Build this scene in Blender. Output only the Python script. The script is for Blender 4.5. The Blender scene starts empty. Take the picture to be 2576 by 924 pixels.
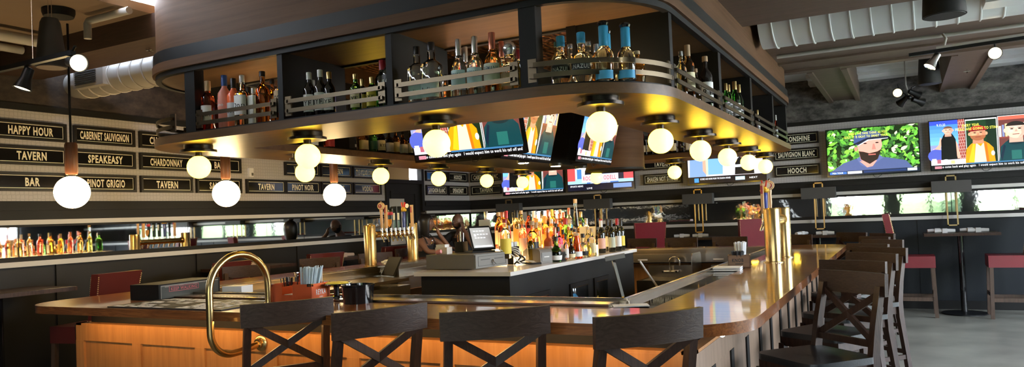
import bpy, bmesh, math, random
from mathutils import Vector, Matrix
random.seed(7)
SC = bpy.context.scene
COL = SC.collection
PI = math.pi
rad = math.radians

# ------------------------------------------------------------------ materials
MATS = {}
def nmat(name):
    m = bpy.data.materials.new(name); m.use_nodes = True
    MATS[name] = m
    nt = m.node_tree
    return m, nt, nt.nodes['Principled BSDF']

def setp(p, **k):
    names = dict(rough='Roughness', metal='Metallic', spec='Specular IOR Level', coat='Coat Weight', coatr='Coat Roughness',
                 trans='Transmission Weight', ior='IOR', estr='Emission Strength', aniso='Anisotropic', sheen='Sheen Weight', alpha='Alpha')
    for a, v in k.items():
        if a == 'base': p.inputs['Base Color'].default_value = (*v, 1)
        elif a == 'ecol': p.inputs['Emission Color'].default_value = (*v, 1)
        else: p.inputs[names[a]].default_value = v

def pm(name, base, rough=.5, var=0.0, vscale=8.0, bump=0.0, **k):
    """plain principled material; var mixes a second darker tone by noise"""
    m, nt, p = nmat(name)
    setp(p, base=base, rough=rough, **k)
    if var or bump:
        tc = nt.nodes.new('ShaderNodeTexCoord')
        nz = nt.nodes.new('ShaderNodeTexNoise'); nz.inputs['Scale'].default_value = vscale; nz.inputs['Detail'].default_value = 4
        nt.links.new(tc.outputs['Object'], nz.inputs['Vector'])
        if var:
            mx = nt.nodes.new('ShaderNodeMix'); mx.data_type = 'RGBA'
            mx.inputs[6].default_value = (*[c*(1-var) for c in base], 1); mx.inputs[7].default_value = (*[min(1, c*(1+var)) for c in base], 1)
            nt.links.new(nz.outputs['Fac'], mx.inputs[0]); nt.links.new(mx.outputs[2], p.inputs['Base Color'])
        if bump:
            b = nt.nodes.new('ShaderNodeBump'); b.inputs['Strength'].default_value = bump; b.inputs['Distance'].default_value = .01
            nt.links.new(nz.outputs['Fac'], b.inputs['Height']); nt.links.new(b.outputs['Normal'], p.inputs['Normal'])
    return m

def wood(name, c1, c2, scale=(3, 3, 40), rough=.4, dist=2.0, detail=6, bump=.0, **k):
    """stretched-noise grain; scale small along the grain"""
    m, nt, p = nmat(name)
    setp(p, base=c1, rough=rough, **k)
    tc = nt.nodes.new('ShaderNodeTexCoord'); mp = nt.nodes.new('ShaderNodeMapping'); mp.inputs['Scale'].default_value = scale
    nz = nt.nodes.new('ShaderNodeTexNoise'); nz.inputs['Scale'].default_value = 1.0; nz.inputs['Detail'].default_value = detail
    nz.inputs['Distortion'].default_value = dist; nz.inputs['Roughness'].default_value = .6
    cr = nt.nodes.new('ShaderNodeValToRGB')
    cr.color_ramp.elements[0].position = .35; cr.color_ramp.elements[0].color = (*c1, 1)
    cr.color_ramp.elements[1].position = .68; cr.color_ramp.elements[1].color = (*c2, 1)
    nt.links.new(tc.outputs['Object'], mp.inputs['Vector']); nt.links.new(mp.outputs['Vector'], nz.inputs['Vector'])
    nt.links.new(nz.outputs['Fac'], cr.inputs['Fac']); nt.links.new(cr.outputs['Color'], p.inputs['Base Color'])
    if bump:
        b = nt.nodes.new('ShaderNodeBump'); b.inputs['Strength'].default_value = bump; b.inputs['Distance'].default_value = .004
        nt.links.new(nz.outputs['Fac'], b.inputs['Height']); nt.links.new(b.outputs['Normal'], p.inputs['Normal'])
    return m

def emis(name, col, strength):
    m, nt, p = nmat(name)
    setp(p, base=(.8, .8, .75), rough=.3, ecol=col, estr=strength)
    return m

def glass(name, col, rough=.02, ior=1.45):
    m, nt, p = nmat(name)
    setp(p, base=col, rough=rough, trans=1.0, ior=ior)
    return m

# ------------------------------------------------------------------ mesh helpers
def BM(): return bmesh.new()

def box(bm, x0, x1, y0, y1, z0, z1, mi=0):
    v = [bm.verts.new(p) for p in ((x0,y0,z0),(x1,y0,z0),(x1,y1,z0),(x0,y1,z0),(x0,y0,z1),(x1,y0,z1),(x1,y1,z1),(x0,y1,z1))]
    fs = []
    for q in ((0,3,2,1),(4,5,6,7),(0,1,5,4),(1,2,6,5),(2,3,7,6),(3,0,4,7)):
        f = bm.faces.new([v[i] for i in q]); f.material_index = mi; fs.append(f)
    return v, fs

def obox(bm, c, s, M=None, mi=0):
    v, fs = box(bm, -s[0]/2, s[0]/2, -s[1]/2, s[1]/2, -s[2]/2, s[2]/2, mi)
    for q in v: q.co = (M @ q.co if M else q.co) + Vector(c)
    return v

def bar(bm, p0, p1, w, d, up=(0,0,1), mi=0):
    """rectangular bar p0->p1, w across (perp to up), d along up"""
    p0, p1 = Vector(p0), Vector(p1); a = (p1-p0); L = a.length; a.normalize()
    up = Vector(up)
    s = a.cross(up)
    if s.length < 1e-4: s = a.cross(Vector((1,0,0)))
    s.normalize(); u = s.cross(a).normalized()
    M = Matrix((a, s, u)).transposed()
    return obox(bm, (p0+p1)/2, (L, w, d), M, mi)

def lathe(bm, prof, n=20, c=(0,0,0), mi=0, sq=0, axis=None):
    """revolve (r,z) profile about local z; sq>0 = superellipse exponent; axis = Matrix 3x3 applied"""
    rings = []
    for r, z in prof:
        ring = []
        if r < 1e-6:
            p = Vector((0, 0, z)); p = (axis @ p if axis else p) + Vector(c)
            ring = [bm.verts.new(p)]
        else:
            for i in range(n):
                t = 2*PI*i/n + (PI/n if sq else 0)
                k = r
                if sq: k = r/((abs(math.cos(t))**sq + abs(math.sin(t))**sq)**(1/sq))
                p = Vector((k*math.cos(t), k*math.sin(t), z)); p = (axis @ p if axis else p) + Vector(c)
                ring.append(bm.verts.new(p))
        rings.append(ring)
    for a, b in zip(rings, rings[1:]):
        if len(a) == 1 and len(b) == 1: continue
        for i in range(n):
            j = (i+1) % n
            if len(a) == 1: f = bm.faces.new((a[0], b[j], b[i])) if False else bm.faces.new((a[0], b[i], b[j]))
            elif len(b) == 1: f = bm.faces.new((a[i], a[j], b[0]))
            else: f = bm.faces.new((a[i], a[j], b[j], b[i]))
            f.material_index = mi
    if len(rings[0]) > 1:
        f = bm.faces.new(list(reversed(rings[0]))); f.material_index = mi
    if len(rings[-1]) > 1:
        f = bm.faces.new(rings[-1]); f.material_index = mi

def tube(bm, pts, r, n=10, mi=0, closed=False):
    pts = [Vector(p) for p in pts]; N = len(pts)
    rr = r if isinstance(r, (list, tuple)) else [r]*N
    rings = []; nrm = None
    for i, p in enumerate(pts):
        if closed: t = (pts[(i+1) % N]-pts[i-1]).normalized()
        else: t = (pts[min(i+1, N-1)]-pts[max(i-1, 0)]).normalized()
        if nrm is None:
            nrm = t.cross(Vector((0,0,1)))
            if nrm.length < 1e-3: nrm = t.cross(Vector((1,0,0)))
        nrm = (nrm - t*nrm.dot(t)).normalized(); b = t.cross(nrm)
        rings.append([bm.verts.new(p + (nrm*math.cos(2*PI*k/n) + b*math.sin(2*PI*k/n))*rr[i]) for k in range(n)])
    pairs = list(zip(rings, rings[1:])) + ([(rings[-1], rings[0])] if closed else [])
    for a, b in pairs:
        for k in range(n):
            f = bm.faces.new((a[k], a[(k+1) % n], b[(k+1) % n], b[k])); f.material_index = mi
    if not closed:
        f = bm.faces.new(list(reversed(rings[0]))); f.material_index = mi
        f = bm.faces.new(rings[-1]); f.material_index = mi

def prism(bm, poly, z0, z1, mi=0):
    a = [bm.verts.new((x, y, z0)) for x, y in poly]; b = [bm.verts.new((x, y, z1)) for x, y in poly]
    n = len(poly)
    for i in range(n):
        f = bm.faces.new((a[i], a[(i+1) % n], b[(i+1) % n], b[i])); f.material_index = mi
    f = bm.faces.new(list(reversed(a))); f.material_index = mi
    f = bm.faces.new(b); f.material_index = mi

def rrect(x0, x1, y0, y1, r, seg=8):
    """rounded rectangle loop (ccw), r scalar or 4 radii for corners (x0y0, x1y0, x1y1, x0y1)"""
    R = r if isinstance(r, (list, tuple)) else [r]*4
    pts = []
    for (cx, cy, a0), q in zip(((x0, y0, PI), (x1, y0, 1.5*PI), (x1, y1, 0), (x0, y1, .5*PI)), R):
        q = max(q, .001)
        mx = cx + q if cx == x0 else cx - q; my = cy + q if cy == y0 else cy - q
        for i in range(seg+1):
            t = a0 + .5*PI*i/seg
            pts.append((mx + q*math.cos(t), my + q*math.sin(t)))
    return pts

def ring(bm, outer, inner, z0, z1, mi=0, mi_in=None):
    """prism between two loops of equal point count"""
    n = len(outer)
    ob = [bm.verts.new((x, y, z0)) for x, y in outer]; ot = [bm.verts.new((x, y, z1)) for x, y in outer]
    ib = [bm.verts.new((x, y, z0)) for x, y in inner]; it = [bm.verts.new((x, y, z1)) for x, y in inner]
    for i in range(n):
        j = (i+1) % n
        for q, m in (((ob[i], ob[j], ot[j], ot[i]), mi), ((ib[j], ib[i], it[i], it[j]), mi if mi_in is None else mi_in),
                  ((ot[i], ot[j], it[j], it[i]), mi), ((ob[j], ob[i], ib[i], ib[j]), mi)):
            f = bm.faces.new(q); f.material_index = m

def sphere(bm, c, r, u=20, v=12, mi=0, sc=(1,1,1)):
    prof = [(0, -r)] + [(r*math.sin(PI*i/v), -r*math.cos(PI*i/v)) for i in range(1, v)] + [(0, r)]
    n0 = len(bm.verts)
    lathe(bm, prof, u, (0,0,0), mi)
    bm.verts.ensure_lookup_table()
    for q in bm.verts[n0:]:
        q.co = Vector((q.co.x*sc[0], q.co.y*sc[1], q.co.z*sc[2])) + Vector(c)

def bevel(bm, w=.004, seg=2, ang=50):
    es = [e for e in bm.edges if len(e.link_faces) == 2 and e.calc_face_angle(0) > rad(ang)]
    if es: bmesh.ops.bevel(bm, geom=es, offset=w, segments=seg, profile=.5, affect='EDGES', clamp_overlap=True)

def mesh(name, bm, mats, smooth=40, fixn=True):
    if fixn: bmesh.ops.recalc_face_normals(bm, faces=bm.faces)
    if smooth:
        for f in bm.faces: f.smooth = True
        for e in bm.edges:
            e.smooth = not (len(e.link_faces) != 2 or e.calc_face_angle(0) > rad(smooth))
    me = bpy.data.meshes.new(name); bm.to_mesh(me); bm.free()
    for m in (mats if isinstance(mats, (list, tuple)) else [mats]): me.materials.append(MATS[m] if isinstance(m, str) else m)
    return me

def link(name, me, parent=None, loc=(0,0,0), rz=0.0):
    o = bpy.data.objects.new(name, me); COL.objects.link(o)
    o.location = loc; o.rotation_euler = (0, 0, rz)
    if parent: o.parent = parent
    return o

def obj(name, bm, mats, parent=None, loc=(0,0,0), rz=0.0, smooth=40):
    return link(name, mesh(name, bm, mats, smooth), parent, loc, rz)

def tag(o, label, cat, group=None):
    o['label'] = label; o['category'] = cat
    if group: o['group'] = group
    return o

def thing(name, label, cat, loc=(0,0,0), rz=0.0, group=None):
    o = bpy.data.objects.new(name, None); COL.objects.link(o); o.empty_display_size = .1
    o.location = loc; o.rotation_euler = (0, 0, rz)
    return tag(o, label, cat, group)

def struct(name, bm, mats, smooth=40):
    o = obj(name, bm, mats, None, smooth=smooth); o['kind'] = 'structure'; return o

def copy_tree(o, loc=None, rz=None, label=None, parent=None):
    c = o.copy(); COL.objects.link(c)
    if parent: c.parent = parent
    for ch in list(o.children): copy_tree(ch, parent=c)
    if loc is not None: c.location = loc
    if rz is not None: c.rotation_euler = (0, 0, rz)
    if label: c['label'] = label
    return c

# lettering: the built-in font as a mesh, cached per string
_T = {}
def text_polys(s, bold=.0):
    """[(verts2d list), faces] centred, cap height 1"""
    if (s, bold) in _T: return _T[(s, bold)]
    cu = bpy.data.curves.new('lettering_source', 'FONT'); cu.body = s; cu.size = 1; cu.align_x = 'CENTER'; cu.resolution_u = 2
    cu.offset = bold; cu.fill_mode = 'FRONT'; cu.space_character = 1.14
    o = bpy.data.objects.new('lettering_source', cu)
    me = bpy.data.meshes.new_from_object(o)
    V = [(v.co.x, v.co.y) for v in me.vertices]; F = [list(p.vertices) for p in me.polygons]
    bpy.data.objects.remove(o); bpy.data.curves.remove(cu); bpy.data.meshes.remove(me)
    ys = [v[1] for v in V] or [0, 1]
    y0, y1 = min(ys), max(ys)
    xs = [v[0] for v in V] or [0, 1]; xm = (min(xs)+max(xs))/2
    h = .72
    V = [((x-xm)/h, (y-.36)/h) for x, y in V]
    wdt = (max(xs)-min(xs))/h
    _T[(s, bold)] = (V, F, wdt)
    return _T[(s, bold)]

def add_text(bm, s, h, width=None, f=None, mi=0, bold=.012, xs=.6):
    """add text of cap height h; f maps (x,z)->Vector; squeezed to width when given"""
    V, F, w = text_polys(s, bold)
    k = (width/(w*h)) if width else xs
    vs = [bm.verts.new(f(x*h*k, y*h)) for x, y in V]
    for q in F:
        try:
            fc = bm.faces.new([vs[i] for i in q]); fc.material_index = mi
        except ValueError: pass

def text_obj(name, s, h, mat, parent, width=None, xs=.6, bold=.022, at=(0,0,0), M=None):
    """flat lettering facing local -y (x right, z up)"""
    bm = BM()
    def f(x, z):
        p = Vector((x, 0, z)); p = M @ p if M else p
        return p + Vector(at)
    add_text(bm, s, h, width, f, 0, bold, xs)
    me = bpy.data.meshes.new(name); bm.to_mesh(me); bm.free(); me.materials.append(MATS[mat])
    return link(name, me, parent)

ORD = ['first','second','third','fourth','fifth','sixth','seventh','eighth','ninth','tenth','eleventh','twelfth','thirteenth','fourteenth',
       'fifteenth','sixteenth','seventeenth','eighteenth','nineteenth','twentieth','twenty-first','twenty-second','twenty-third','twenty-fourth']
# ------------------------------------------------------------------ the palette
wood('wood_dark', (.019,.0085,.0055), (.048,.022,.013), (30,30,4), rough=.42, bump=.15, spec=.3)
wood('wood_chair_grain', (.027,.014,.009), (.052,.029,.019), (9,40,40), rough=.5, dist=3, bump=.3, spec=.25)
wood('wood_soffit', (.095,.049,.025), (.130,.069,.037), (1.2,1.2,30), rough=.62, dist=.4, detail=3, spec=.15)
wood('wood_deck', (.105,.056,.026), (.155,.085,.040), (1.5,18,18), rough=.38, dist=.4, detail=4, spec=.38)
wood('wood_panel', (.36,.155,.045), (.46,.215,.068), (26,26,1.4), rough=.45, dist=.5, detail=4)
wood('wood_side', (.20,.13,.085), (.27,.18,.12), (26,26,1.4), rough=.5, dist=.5, detail=4)
wood('wood_counter', (.15,.045,.012), (.36,.125,.034), (2.2,26,26), rough=.3, dist=3.0, detail=6, spec=.3, coat=.8, coatr=.05)
wood('wood_beam', (.115,.076,.055), (.16,.108,.080), (1.5,14,14), rough=.55)
wood('wood_pend', (.10,.035,.016), (.16,.062,.030), (24,24,3), rough=.4)
wood('wood_box', (.16,.08,.04), (.22,.12,.06), (2,30,30), rough=.5)
wood('wood_tap', (.55,.33,.16), (.65,.42,.22), (20,20,3), rough=.35)
wood('wood_stool', (.05,.028,.018), (.085,.05,.032), (20,20,3), rough=.4)
pm('black_paint', (.0135,.013,.0125), .55, spec=.2)
pm('black_gloss', (.008,.008,.009), .12, spec=.6)
pm('black_metal', (.016,.016,.017), .38, metal=.6)
pm('bronze_black', (.035,.028,.022), .33, metal=.8)
pm('black_leather', (.007,.010,.012), .30, spec=.6, bump=.08, vscale=120)
pm('red_leather', (.17,.012,.020), .33, var=.15, vscale=5, spec=.55)
pm('dark_red_leather', (.085,.014,.012), .33, var=.2, vscale=5, spec=.6)
pm('brass', (.50,.36,.155), .26, metal=1.0, var=.08, vscale=6)
pm('brass_nail', (.55,.38,.18), .3, metal=1.0)
pm('gold_frame', (.50,.36,.17), .35, metal=1.0)
pm('antique_bar', (.15,.12,.08), .33, metal=1.0)
pm('steel', (.46,.43,.39), .24, metal=1.0, var=.06, vscale=3)
pm('steel_dark', (.20,.16,.12), .28, metal=1.0, var=.12, vscale=3)
pm('chrome', (.78,.78,.78), .1, metal=1.0)
pm('wainscot', (.014,.017,.021), .45, spec=.25)
pm('wainscot_warm', (.014,.0125,.011), .5, spec=.25)
pm('rail_white', (.52,.50,.47), .5)
pm('white_top', (.78,.76,.73), .16, var=.04, vscale=4)
pm('white_plain', (.75,.74,.72), .5)
pm('cream', (.90,.82,.64), .5)
pm('sign_black', (.010,.010,.011), .10, spec=.6)
pm('sign_frame', (.012,.010,.009), .4, spec=.3)
pm('ceiling_white', (.74,.74,.72), .85, var=.05, vscale=2)
pm('ceiling_tan', (.26,.18,.12), .85, var=.12, vscale=2)
pm('duct_white', (.82,.84,.84), .38, metal=.15)
pm('duct_grey', (.42,.39,.36), .42, metal=.2)
pm('pipe_white', (.50,.48,.45), .5)
pm('grille_dark', (.06,.06,.06), .5)
pm('concrete', (.25,.245,.205), .30, var=.8, vscale=1.6, spec=.4)
pm('orange_card', (.72,.13,.035), .45)
pm('paper_white', (.80,.82,.84), .7)
pm('paper_blue', (.58,.70,.78), .7)
pm('paper_kraft', (.62,.45,.26), .7)
pm('napkin', (.60,.60,.60), .85, bump=.2, vscale=40)
pm('napkin_warm', (.36,.27,.22), .85, bump=.2, vscale=40)
pm('rubber', (.012,.012,.013), .6)
pm('straw_black', (.012,.012,.014), .3)
pm('yellow_fruit', (.80,.66,.10), .45)
pm('grey_plastic', (.12,.115,.105), .45)
pm('grey_light', (.21,.205,.195), .4)
pm('cable_white', (.75,.74,.70), .45)
pm('pink', (.75,.30,.32), .5)
pm('skin_tan', (.20,.095,.055), .5)
pm('skin_brown', (.15,.075,.048), .45)
pm('skin_light', (.62,.36,.26), .5)
pm('hair_black', (.008,.007,.007), .42)
pm('cloth_black', (.010,.010,.012), .85)
pm('cloth_dark', (.013,.012,.014), .8)
pm('shade_grey', (.060,.057,.054), .7)
pm('speaker_black', (.022,.021,.021), .55, spec=.3)
pm('speaker_face', (.11,.065,.04), .6)
pm('red_plastic', (.55,.03,.03), .35)
pm('yellow_plastic', (.75,.45,.04), .35)
pm('blue_plastic', (.03,.05,.25), .3)
pm('teal_cap', (.05,.22,.30), .35)
pm('green_pad', (.16,.24,.20), .7)
pm('copper_foil', (.62,.22,.14), .28, metal=.8)
pm('silver_foil', (.70,.71,.70), .25, metal=.8)
pm('gold_foil', (.70,.50,.20), .3, metal=.8)
pm('blue_foil', (.03,.10,.36), .35)
pm('sky_foil', (.05,.38,.66), .4)
pm('red_foil', (.38,.02,.03), .35)
pm('cork', (.58,.40,.24), .75)
pm('cap_black', (.01,.01,.011), .35)
pm('cap_white', (.75,.74,.72), .4)
pm('lab_white', (0.900,0.900,0.884), .6)
pm('lab_cream', (0.900,0.806,0.520), .6)
pm('lab_blue', (0.650,0.858,0.900), .6)
pm('lab_sage', (0.676,0.728,0.572), .6)
pm('lab_tan', (0.494,0.338,0.169), .6)
pm('lab_black', (.015,.015,.018), .5)
pm('lab_sky', (0.078,0.442,0.780), .5)
pm('lab_yellow', (0.900,0.715,0.104), .6)
pm('lab_pink', (0.900,0.546,0.442), .6)
pm('lab_red', (.50,.05,.05), .6)
pm('lab_grey', (0.585,0.585,0.598), .6)
pm('ink_black', (.012,.012,.014), .6)
pm('ink_navy', (.05,.10,.16), .6)
pm('ink_white', (.80,.80,.78), .6)
pm('ink_red', (.36,.04,.07), .5)
pm('vodka_pink', (.80,.30,.22), .35)
pm('vodka_orange', (.85,.16,.05), .25)
pm('grass', (.05,.075,.03), .9, var=.4, vscale=2)
pm('hedge', (.020,.042,.014), .9, var=.6, vscale=3)
pm('pavement', (.62,.60,.57), .9)
pm('paper_card', (.50,.46,.40), .7)
pm('transom_paper', (.62,.42,.24), .7)
pm('wine_glass', (.010,.012,.008), .08, spec=.7)
pm('dark_bottle', (.012,.009,.007), .08, spec=.7)
glass('g_clear', (.96,.97,.95))
glass('g_pale', (.98,.93,.74))
glass('g_straw', (.97,.84,.46))
glass('g_amber', (.86,.42,.10))
glass('g_whisky', (.62,.24,.05))
glass('g_red', (.85,.13,.05))
glass('g_rose', (.95,.42,.28))
glass('g_green', (.16,.55,.10))
glass('g_yellow', (.97,.80,.16))
glass('g_purple', (.50,.10,.42))
emis('globe_glow', (1,.60,.036), 9.5)
emis('pendant_glow', (1,.71,.33), 24.0)
emis('led_glow', (1,.60,.22), 26)
emis('led_white', (1,.92,.75), 6)
emis('riser_glow', (1,.62,.25), 3.5)
emis('lamp_face', (1,.82,.50), 3.2)
emis('lamp_warm', (1,.72,.30), 5)
emis('tablet_glow', (.30,.32,.42), .28)

# wall covering of small hexagon cells
m, nt, p = nmat('wallpaper'); setp(p, rough=.6)
tc = nt.nodes.new('ShaderNodeTexCoord'); vo = nt.nodes.new('ShaderNodeTexVoronoi'); vo.feature = 'DISTANCE_TO_EDGE'
vo.inputs['Scale'].default_value = 26; vo.inputs['Randomness'].default_value = .25
cr = nt.nodes.new('ShaderNodeValToRGB'); cr.color_ramp.elements[0].position = .02; cr.color_ramp.elements[1].position = .12
cr.color_ramp.elements[0].color = (.36,.34,.345,1); cr.color_ramp.elements[1].color = (.47,.445,.45,1)
nt.links.new(tc.outputs['Object'], vo.inputs['Vector']); nt.links.new(vo.outputs['Distance'], cr.inputs['Fac']); nt.links.new(cr.outputs['Color'], p.inputs['Base Color'])

# blotchy dark upper wall
for pn_, lo_, hi_ in (('dark_plaster', (.028,.026,.025,1), (.21,.195,.185,1)), ('brown_plaster', (.014,.010,.008,1), (.075,.052,.038,1))):
  m, nt, p = nmat(pn_); setp(p, rough=.7)
  tc = nt.nodes.new('ShaderNodeTexCoord'); mp = nt.nodes.new('ShaderNodeMapping'); mp.inputs['Scale'].default_value = (4,4,7)
  n1 = nt.nodes.new('ShaderNodeTexNoise'); n1.inputs['Scale'].default_value = 1.2; n1.inputs['Detail'].default_value = 8; n1.inputs['Roughness'].default_value = .7
  cr = nt.nodes.new('ShaderNodeValToRGB'); cr.color_ramp.elements[0].position = .38; cr.color_ramp.elements[1].position = .72
  cr.color_ramp.elements[0].color = lo_; cr.color_ramp.elements[1].color = hi_
  nt.links.new(tc.outputs['Object'], mp.inputs['Vector']); nt.links.new(mp.outputs['Vector'], n1.inputs['Vector'])
  nt.links.new(n1.outputs['Fac'], cr.inputs['Fac']); nt.links.new(cr.outputs['Color'], p.inputs['Base Color'])

# pressed copper ceiling panel
m, nt, p = nmat('copper_relief'); setp(p, rough=.35, metal=.7, base=(.22,.10,.05))
tc = nt.nodes.new('ShaderNodeTexCoord'); wv = nt.nodes.new('ShaderNodeTexWave'); wv.inputs['Scale'].default_value = 5; wv.inputs['Distortion'].default_value = 9
wv.inputs['Detail'].default_value = 3; wv.inputs['Detail Scale'].default_value = 1.4
cr = nt.nodes.new('ShaderNodeValToRGB'); cr.color_ramp.elements[0].color = (.05,.022,.012,1); cr.color_ramp.elements[1].color = (.50,.24,.11,1)
bp = nt.nodes.new('ShaderNodeBump'); bp.inputs['Strength'].default_value = .8; bp.inputs['Distance'].default_value = .02
nt.links.new(tc.outputs['Object'], wv.inputs['Vector']); nt.links.new(wv.outputs['Fac'], cr.inputs['Fac'])
nt.links.new(cr.outputs['Color'], p.inputs['Base Color']); nt.links.new(wv.outputs['Fac'], bp.inputs['Height']); nt.links.new(bp.outputs['Normal'], p.inputs['Normal'])

# antiqued mirror with a rippled face
m, nt, p = nmat('antique_mirror'); setp(p, rough=.03, metal=1.0, base=(.78,.79,.78))
tc = nt.nodes.new('ShaderNodeTexCoord'); nz = nt.nodes.new('ShaderNodeTexNoise'); nz.inputs['Scale'].default_value = 9; nz.inputs['Detail'].default_value = 2
bp = nt.nodes.new('ShaderNodeBump'); bp.inputs['Strength'].default_value = .05; bp.inputs['Distance'].default_value = .01
nt.links.new(tc.outputs['Object'], nz.inputs['Vector']); nt.links.new(nz.outputs['Fac'], bp.inputs['Height']); nt.links.new(bp.outputs['Normal'], p.inputs['Normal'])
pm('mirror_clear', (.80,.80,.79), .02, metal=1.0)

# lit screen: picture colours come from the mesh
m, nt, p = nmat('screen_picture'); setp(p, base=(.01,.01,.01), rough=.25)
at = nt.nodes.new('ShaderNodeVertexColor'); at.layer_name = 'picture'
nt.links.new(at.outputs['Color'], p.inputs['Emission Color']); p.inputs['Emission Strength'].default_value = 1.25

# window pane: mostly clear
m, nt, p = nmat('pane_glass')
for n in list(nt.nodes):
    if n.type != 'OUTPUT_MATERIAL': nt.nodes.remove(n)
tr = nt.nodes.new('ShaderNodeBsdfTransparent'); gl = nt.nodes.new('ShaderNodeBsdfGlossy'); gl.inputs['Roughness'].default_value = .02
mx = nt.nodes.new('ShaderNodeMixShader'); mx.inputs[0].default_value = .06
nt.links.new(tr.outputs[0], mx.inputs[1]); nt.links.new(gl.outputs[0], mx.inputs[2])
nt.links.new(mx.outputs[0], [n for n in nt.nodes if n.type == 'OUTPUT_MATERIAL'][0].inputs[0])
pm('inset_gloss', (.022,.016,.012), .06, spec=.7, coat=1.0, coatr=.03)
pm('rail_metal', (.52,.45,.36), .2, metal=1.0)
pm('slate', (.035, .045, .045), .35); pm('ink_redish', (.42, .10, .12), .5)
pm('lab_orange', (.80, .36, .06), .5); pm('pink_red', (.55, .05, .10), .5)
pm('lab_green', (.02,.12,.08), .4); pm('back_bar_black', (.013,.014,.0145), .5, spec=.25); emis('ink_glow', (.9,.92,1), .6)
pm('ticket_paper', (.70,.66,.60), .7); pm('printer_brown', (.16,.14,.12), .45); pm('lab_orange_pale', (.75,.48,.16), .6)
pm('eye_white', (.75,.72,.68), .3)
emis('down_glow', (1,.70,.36), 110)
pm('band_black', (.016,.0155,.015), .5, spec=.2)
emis('shelf_glow', (1,.70,.34), 70)
emis('cooler_glow', (.75,.9,1), 14)
pm('lip', (.17,.06,.05), .4)
wood('beam_dark', (.050,.027,.018), (.080,.044,.030), (1.5,14,14), rough=.6)
# camera as measured from the room's vanishing points
R_RIGHT, R_UP, R_FWD = [0.883536, 0.46641, -0.042742], [0.048675, -0.000675, 0.998814], [-0.465828, 0.884569, 0.023299]
F_PX, CY_PX = 1863.27, 502.09
SKY, EXPO = 19.0, 0.8
# ------------------------------------------------------------------ the room
XL, XR, YF, YB = -7.228, 4.6, -4.0, 12.0
ZC = 3.42
bm = BM(); box(bm, XL-.6, XR+.2, YF-.2, YB+.2, -.1, 0); struct('floor', bm, 'concrete')

# left wall: bands of wainscot, moulding, wall covering and plaster; a doorway is left open in it
TRIM = [0]
def band_wall(name, segs, mk, axis):
    bm = BM()
    mats = ['wainscot_warm', 'black_paint', 'wallpaper', 'dark_plaster' if axis == 'y' else 'brown_plaster']
    for a, b in segs:
        for z0, z1, mi in ((0, 1.715, 0), (1.715, 1.889, 1), (1.889, 2.739, 2), (2.739, ZC+.2, 3)):
            if axis == 'x': box(bm, XL-.25, XL, a, b, z0, z1, mi)
            else: box(bm, a, b, YB, YB+.25, z0, z1, mi)
    struct(name, bm, mats)
    for a, b in segs:
        bm = BM()
        for z0, z1, off in ((1.715, 1.80, .03), (1.80, 1.86, .05), (1.86, 1.889, .015), (2.739, 2.80, .02)):
            if axis == 'x': box(bm, XL-.01, XL+off, a, b, z0, z1)
            else: box(bm, a, b, YB-off, YB+.01, z0, z1)
        TRIM[0] += 1; struct('trim_%d' % (100+TRIM[0]), bm, 'black_paint')
band_wall('wall_left', [(YF, 9.42), (10.48, YB+.25)], None, 'x')
bm = BM(); box(bm, XL-.25, XL, 9.42, 10.48, 2.62, ZC+.2, 0); box(bm, XL-.6, XL-.5, 9.3, 10.6, 0, 2.7, 1); struct('wall_left_doorway', bm, ['black_paint', 'black_paint'])
band_wall('wall_back', [(XL, XR)], None, 'y')

# door in the left wall: dark leaf, casing and a papered transom light
d = thing('door', 'dark door with pale transom pane in the far corner of left wall', 'door', (XL-.02, 9.95, 0)); d.name = 'door_1'; d['kind'] = 'structure'
bm = BM(); box(bm, -.06, 0, -.46, .46, 0, 2.17); bevel(bm, .004)
for za, zb in ((.2, .95), (1.05, 2.05)):
    box(bm, 0, .012, -.36, -.30, za, zb); box(bm, 0, .012, .30, .36, za, zb); box(bm, 0, .012, -.30, .30, zb-.05, zb); box(bm, 0, .012, -.30, .30, za, za+.05)
obj('door_leaf', bm, 'black_paint', d)
bm = BM(); box(bm, -.04, .05, -.53, -.46, 0, 2.62); box(bm, -.04, .05, .46, .53, 0, 2.62); box(bm, -.04, .05, -.46, .46, 2.17, 2.23); box(bm, -.04, .05, -.46, .46, 2.43, 2.62)
obj('door_frame', bm, 'black_paint', d)
bm = BM(); box(bm, -.04, -.02, -.46, .20, 2.23, 2.43); obj('transom_pane', bm, 'transom_paper', d)
bm = BM(); box(bm, .012, .03, -.30, .10, 1.18, 1.92, 0); o = obj('poster', bm, 'paper_card', None, (XL-.02, 9.82, 0))
tag(o, 'pale grey poster board with black capitals hung on the corner door', 'poster')
text_obj('lettering', 'BREW MASTER', .055, 'ink_black', o, width=.36, at=(.032, -.10, 1.30), M=Matrix.Rotation(rad(90), 3, 'Z'))
text_obj('lettering', 'TASTINGS', .04, 'ink_black', o, width=.22, at=(.032, -.10, 1.21), M=Matrix.Rotation(rad(90), 3, 'Z')) if False else None

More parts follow.
